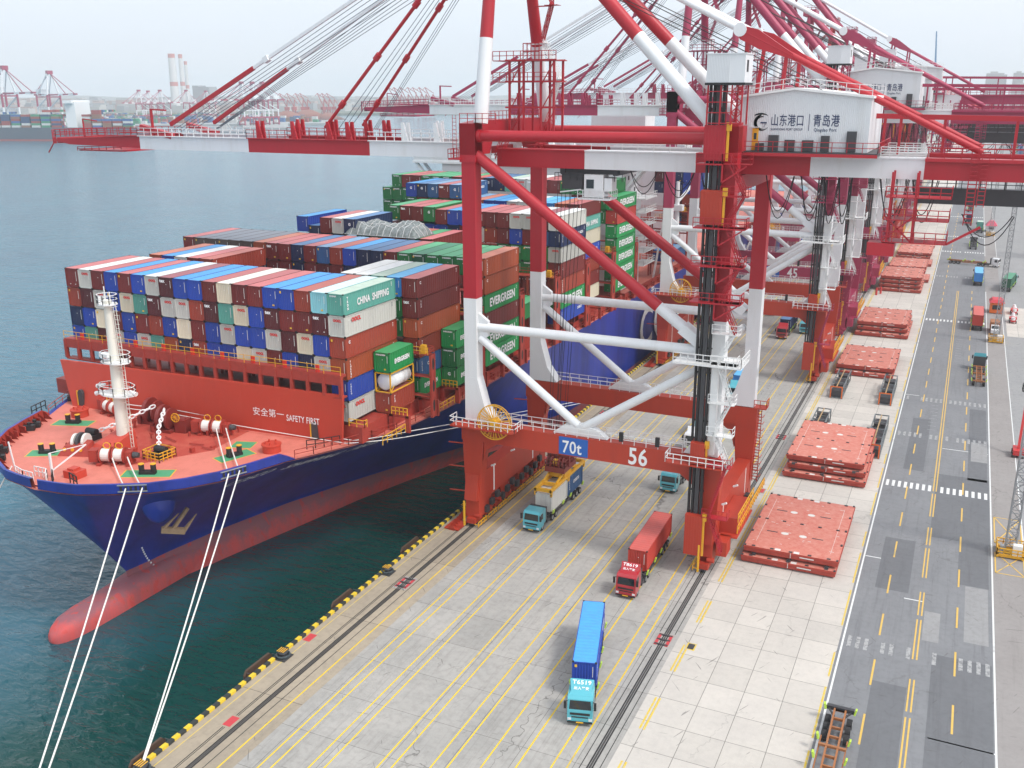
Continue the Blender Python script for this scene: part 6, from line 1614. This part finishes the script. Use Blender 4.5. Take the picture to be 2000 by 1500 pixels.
# skyline and port clutter that reads as one mass
blg = [mat('far_wall_%s' % n, c, .8, dirt=.2) for n, c in (('pale',(.45,.44,.43)),('grey',(.3,.31,.33)),('pink',(.42,.30,.27)))]
b = MB()
for i in range(420):
    px = rr.uniform(-60,900); d = rr.uniform(3300,5200); x, y = far_at(px, d); w_ = rr.uniform(14,50); h = rr.uniform(8,26)+ (d-3300)*.012
    b.box(x-w_,x+w_,y-12,y+12,0,h,rr.randrange(3))
o = b.build('distant_city', blg); tag(o, 'hazy low buildings spread along the far shore', 'distant city', kind='stuff')
cmats = [mat('far_box_%s' % n, c, .6, dirt=0) for n, c in (('red',(.32,.06,.05)),('blue',(.04,.12,.32)),('white',(.6,.6,.58)),('green',(.05,.26,.14)),('navy',(.03,.07,.16)),('brown',(.26,.13,.08)))]
b = MB()
for i in range(1500):
    px = rr.uniform(-150,620); d = rr.uniform(2150,2800); x, y = far_at(px, d); h = rr.choice((2.8,5.6,8.4,11.2))
    b.box(x-6,x+6,y-2.5,y+2.5,0,h,rr.randrange(6))
o = b.build('far_container_yard', cmats); tag(o, 'far container yard across the water, thousands of small coloured boxes', 'container yard', kind='stuff')
# heaps
heap = mat('ore_heap_brown', (.26,.10,.07), .9, dirt=.5, scale=.05)
for i, (px, d, r_, h) in enumerate(((560,2330,55,20),(600,2380,60,22),(640,2360,40,15))):
    x, y = far_at(px, d); b = MB(); b.tube((x,y,0),(x,y,h),r_,24,r2=r_*.15); o = b.build('ore_heap', heap); o.data.polygons.foreach_set('use_smooth',[True]*len(o.data.polygons)); tag(o, 'brown ore heap on the far shore, %s from the left' % ORD[i+1], 'ore heap', 'ore heaps on the far shore')
# far gantry cranes
def far_crane(rz=0, scale=1.0, m=MAG):
    t = empty('far_gantry_crane', (0,0,0)); b = MB()
    for x in (-15,15):
        for y in (-10,10): b.bar((x,y,0),(x,y,16),2.0,m=0); b.bar((x,y,16),(x,y,30),2.0,m=1); b.bar((x,y,30),(x,y,46),2.0,m=0)
        b.bar((x,-12,3),(x,12,3),2.2,m=0); b.bar((x,-10,44),(x,10,44),1.8,m=0)
    for y in (-10,10):
        b.bar((-15,y,15),(15,y,15),2.2,m=0); b.bar((-15,y,28),(15,y,28),1.2,m=1); b.bar((-15,y,44),(15,y,29),1.3,m=1)
    b.build('portal_frame', [m, WHT], t)
    b = MB(); b.bar((-15,0,47),(38,0,47),3.2,2.4,m=0); b.bar((2,0,47.05),(16,0,47.05),3.3,2.5,m=1); b.build('girder', [m, WHT], t)
    b = MB(); b.bar((-15,0,47),(-78,0,48),3.0,2.2,m=0); 
    for x in (-30,-58): b.bar((x,0,47.2),(x-13,0,47.4),3.2,2.4,m=1)
    b.build('boom', [m, WHT], t)
    b = MB()
    for y, yt in ((-9,-3),(9,3)): b.bar((-14,y,47),(-11,yt,78),1.6,m=1); b.bar((14,y,47),(-11,yt,78),1.3,m=1)
    b.box(-14,-8,-4,4,76,81,m=0); b.build('a_frame', [m, WHT], t)
    b = MB()
    for x in (-48,-72,36): b.bar((-11,0,78),(x,0,49),.8,m=0)
    b.build('stay', m, t); b = MB(); b.box(8,22,-6,6,48.5,55); b.build('machinery_house', WHT, t)
    t.rotation_euler = (0,0,rz); t.scale = (scale,)*3; return t
fc0 = far_crane(); first = True
def put_far(px, d, rz, lab, s=1.0):
    global first
    c = fc0 if first else copy_tree(fc0); first = False
    x, y = far_at(px, d); c.location = (x,y,0); c.rotation_euler = (0,0,rz); c.scale = (s,s,s); tag(c, lab, 'crane', 'hazy gantry cranes on the far shore'); return c
for i, (px, d, rz, s, lab) in enumerate(((8,1830,R(168),1.25,'hazy maroon crane cut by the left edge above the far ship'),(95,1980,R(168),1.2,'hazy maroon crane with its boom down, second from the left edge'),
   (278,2350,R(95),.82,'far crane left of the chimneys, first of the distant group'),(296,2400,R(95),.80,'far crane left of the chimneys, second of the distant group'),(319,2380,R(95),.82,'far crane just below the tall chimneys'),
   (370,2420,R(95),.82,'far crane right of the chimneys'),(408,2450,R(95),.80,'far crane below the grey block building'),
   (484,1960,R(70),.98,'pier crane, left one of three on the far pier head'),(505,1975,R(70),.98,'pier crane, middle one of three on the far pier head'),(524,1990,R(70),.98,'pier crane, right one of three on the far pier head'))):
    put_far(px, d, rz, lab, s)
# luffing jib cranes
JR = mat('jib_red', (.38,.06,.06), .5, dirt=0)
def jib():
    t = empty('jib_crane', (0,0,0)); b = MB()
    for x in (-6,6):
        for y in (-6,6): b.bar((x,y,0),(x*.4,y*.4,20),1.6)
    b.build('pedestal', JR, t); b = MB(); b.box(-5,5,-4,6,20,27); b.bar((0,0,27),(2,0,44),1.8); b.build('slewing_house', JR, t)
    b = MB(); b.bar((2,0,24),(-16,0,58),1.6,w2=.8); b.bar((-16,0,58),(4,0,46),1.2,w2=.8); b.bar((-16,0,58),(-22,0,52),.9); b.bar((2,0,44),(9,0,34),1.6); b.build('jib_arm', JR, t); return t
j0 = jib(); jf = True
for i, (px, d) in enumerate(((560,2450),(574,2460),(591,2480),(600,2490),(632,2470),(642,2480),(652,2490),(775,2700),(783,2710),(797,2730),(812,2700),(822,2710),(832,2720),(845,2730))):
    c = j0 if jf else copy_tree(j0); jf = False; x, y = far_at(px, d); c.location = (x,y,0); c.rotation_euler = (0,0,R(20+(i*37)%50)); c.scale = (1,)*3 if px < 700 else (1.25,)*3
    tag(c, 'small red jib crane on the far shore, %s from the left' % ORD[i+1], 'crane', 'red jib cranes on the far shore')
# power station
chw = mat('chimney_white', (.62,.62,.62), .7, dirt=0); chr_ = mat('chimney_red', (.5,.16,.14), .7, dirt=0)
for i, (px, d, H, r0) in enumerate(((343,3500,182,15),(360,3650,186,9.5),(369,3800,168,7.5))):
    x, y = far_at(px, d); t = empty('chimney', (x,y,0), ('widest and leftmost of the three tall chimneys','middle one of the three tall chimneys','thinnest and rightmost of the three tall chimneys')[i], 'chimney', 'power station chimneys across the bay')
    b = MB(); b.tube((0,0,0),(0,0,H*.45),r0,20,r2=r0*.85,m=0); b.tube((0,0,H*.45),(0,0,H*.52),r0*.86,20,r2=r0*.84,m=1); b.tube((0,0,H*.52),(0,0,H*.93),r0*.84,20,r2=r0*.72,m=0); b.tube((0,0,H*.93),(0,0,H),r0*.73,20,r2=r0*.72,m=1)
    o = b.build('shaft', [chw, chr_], t); autosmooth(o)
x, y = far_at(402, 3600); t = empty('power_station', (x,y,0), 'grey block of a power station right of the chimneys', 'building'); b = MB(); b.box(-36,36,-20,20,0,76); b.build('wall', blg[1], t); b = MB(); b.box(-36,-12,-20.2,20,76,84); b.box(-10,34,-20,20,76,80); b.build('roof', blg[1], t)
# ship across the water
t = empty('distant_container_ship', (*far_at(60,1560),WZ), 'hazy container ship lying across the water at the left', 'ship'); a = R(38)
t.rotation_euler = (0,0,R(19))
b = MB(); b.prism([(-210,-22),(150,-22),(172,0),(150,22),(-210,22)], 'z', 0, 18); b.build('hull', mat('far_hull_grey', (.08,.10,.13), .5), t)
b = MB(); b.prism([(-210,-22.2),(150,-22.2),(172.2,0),(150,22.2),(-210,22.2)], 'z', -1, 2.2); b.build('boot_topping', mat('far_hull_red', (.35,.08,.07), .6), t)
b = MB(); b.box(60,74,-20,20,18,52); b.box(60,72,-25,25,50,54); b.build('bridge', WHT2, t)
r5 = random.Random(5); b = MB()
x = -195
while x < 150:
    if 52 < x < 78: x += 15; continue
    hmax = r5.choice((6,7,8)) if x < 110 else 4
    for kz in range(hmax):
        for ky in range(9):
            if kz == hmax-1 and r5.random() < .3: continue
            if ky > 1 and kz < hmax-1: continue
            b.box(x,x+12.2,-22+ky*4.9,-17.2+ky*4.9,18+kz*2.9,20.8+kz*2.9,r5.randrange(6))
    x += 14.6
o = b.build('container_stack', cmats, t); o['kind'] = 'stuff'
t = empty('floating_crane_barge', (*far_at(440,1700),WZ), 'low grey barge with a small crane in the middle of the bay', 'barge'); b = MB(); b.box(-50,50,-14,14,-1,4); b.build('hull', blg[1], t); b = MB(); b.box(-20,-5,-6,6,4,14); b.bar((10,0,4),(-14,0,34),1.5); b.bar((10,0,4),(34,0,30),1.5); b.build('deckhouse', blg[0], t)
# ------------------------------------------------------------------ landside yard, right
b = MB(); rr = random.Random(21)
for i in range(26):
    for k in range(10):
        y0 = 430+i*42; x0 = 38+k*27
        for q in range(5):
            h = rr.choice((1,2,3,4,4,5)); b.box(x0+q*2.6,x0+q*2.6+2.44,y0,y0+38,0,h*2.7,rr.randrange(6))
o = b.build('yard_container_stacks', cmats); tag(o, 'rows of coloured containers in the yard right of the road', 'container yard', kind='stuff')
def yard_crane():
    t = empty('yard_crane', (0,0,0)); b = MB()
    for x in (0,26):
        for y in (0,9): b.bar((x,y,0),(x,y,22),1.2)
        b.bar((x,-1,1.2),(x,10,1.2),1.4)
    b.build('portal_leg', MAG, t); b = MB(); b.box(-2,28,1,2.4,21.5,23.5); b.box(-2,28,6.6,8,21.5,23.5); b.build('girder', MAG, t); b = MB(); b.box(10,15,1,8,23.5,26); b.build('trolley', WHT, t); return t
yc = yard_crane(); yf = True
for i, (x, y) in enumerate(((30,395),(58,520),(32,640),(100,610),(160,720),(36,860),(120,900),(210,840))):
    c = yc if yf else copy_tree(yc); yf = False; c.location = (x,y,0); tag(c, 'maroon yard gantry crane over the container rows, %s nearest' % (ORD[i+1] if i else 'the'), 'crane', 'yard gantry cranes right of the road')
for i, (px, d, H, w_) in enumerate(((1938,3600,115,44),(1952,3700,112,36),(1986,3650,116,30),(1996,3500,80,60))):
    x, y = far_at(px, d); t = empty('tower_block', (x,y,0), ('leftmost pale tower block on the right horizon','second pale tower block on the right horizon','pale tower block near the right edge of the horizon','low pale block at the right edge of the horizon')[i], 'building', 'tower blocks on the right horizon')
    b = MB(); b.box(-w_/2,w_/2,-14,14,0,H); b.build('wall', blg[0], t); b = MB()
    for k in range(int(H/4)): b.box(-w_/2+1,w_/2-1,-14.2,-14,2+k*4,3.6+k*4)
    o = b.build('window_band', blg[1], t)
    b = MB(); b.box(-w_/4,w_/4,-8,8,H,H+5); b.build('roof_box', blg[0], t)
x, y = far_at(1826, 1500); t = empty('distant_tower_crane', (x,y,0), 'thin blue lattice jib standing up on the horizon behind the machinery houses', 'crane')
b = MB(); b.bar((0,0,60),(-6,0,136),3.0,w2=1.5); b.box(-6,6,-6,6,40,60); b.build('jib', mat('far_blue', (.1,.25,.45), .6), t); b = MB()
for x_ in (-5,5): b.bar((x_,0,0),(x_,0,42),2)
b.build('tower', mat('far_blue', (.1,.25,.45), .6), t)
# ------------------------------------------------------------------ haze
hz = MB().box(-9500,9400,-2600,9800,-10,240).build('haze', None or mat('unused_surface', (.5,.5,.5)))
m = bpy.data.materials.new('haze_air'); m.use_nodes = True; nt = m.node_tree; nt.nodes.clear()
o_ = nt.nodes.new('ShaderNodeOutputMaterial'); v = nt.nodes.new('ShaderNodeVolumePrincipled'); v.inputs['Color'].default_value = (.96,.985,1,1); v.inputs['Density'].default_value = 1.5e-4; v.inputs['Anisotropy'].default_value = .2
nt.links.new(v.outputs[0], o_.inputs['Volume']); hz.data.materials.clear(); hz.data.materials.append(m); hz['kind'] = 'stuff'; hz['label'] = 'pale sea haze filling the air over the port'
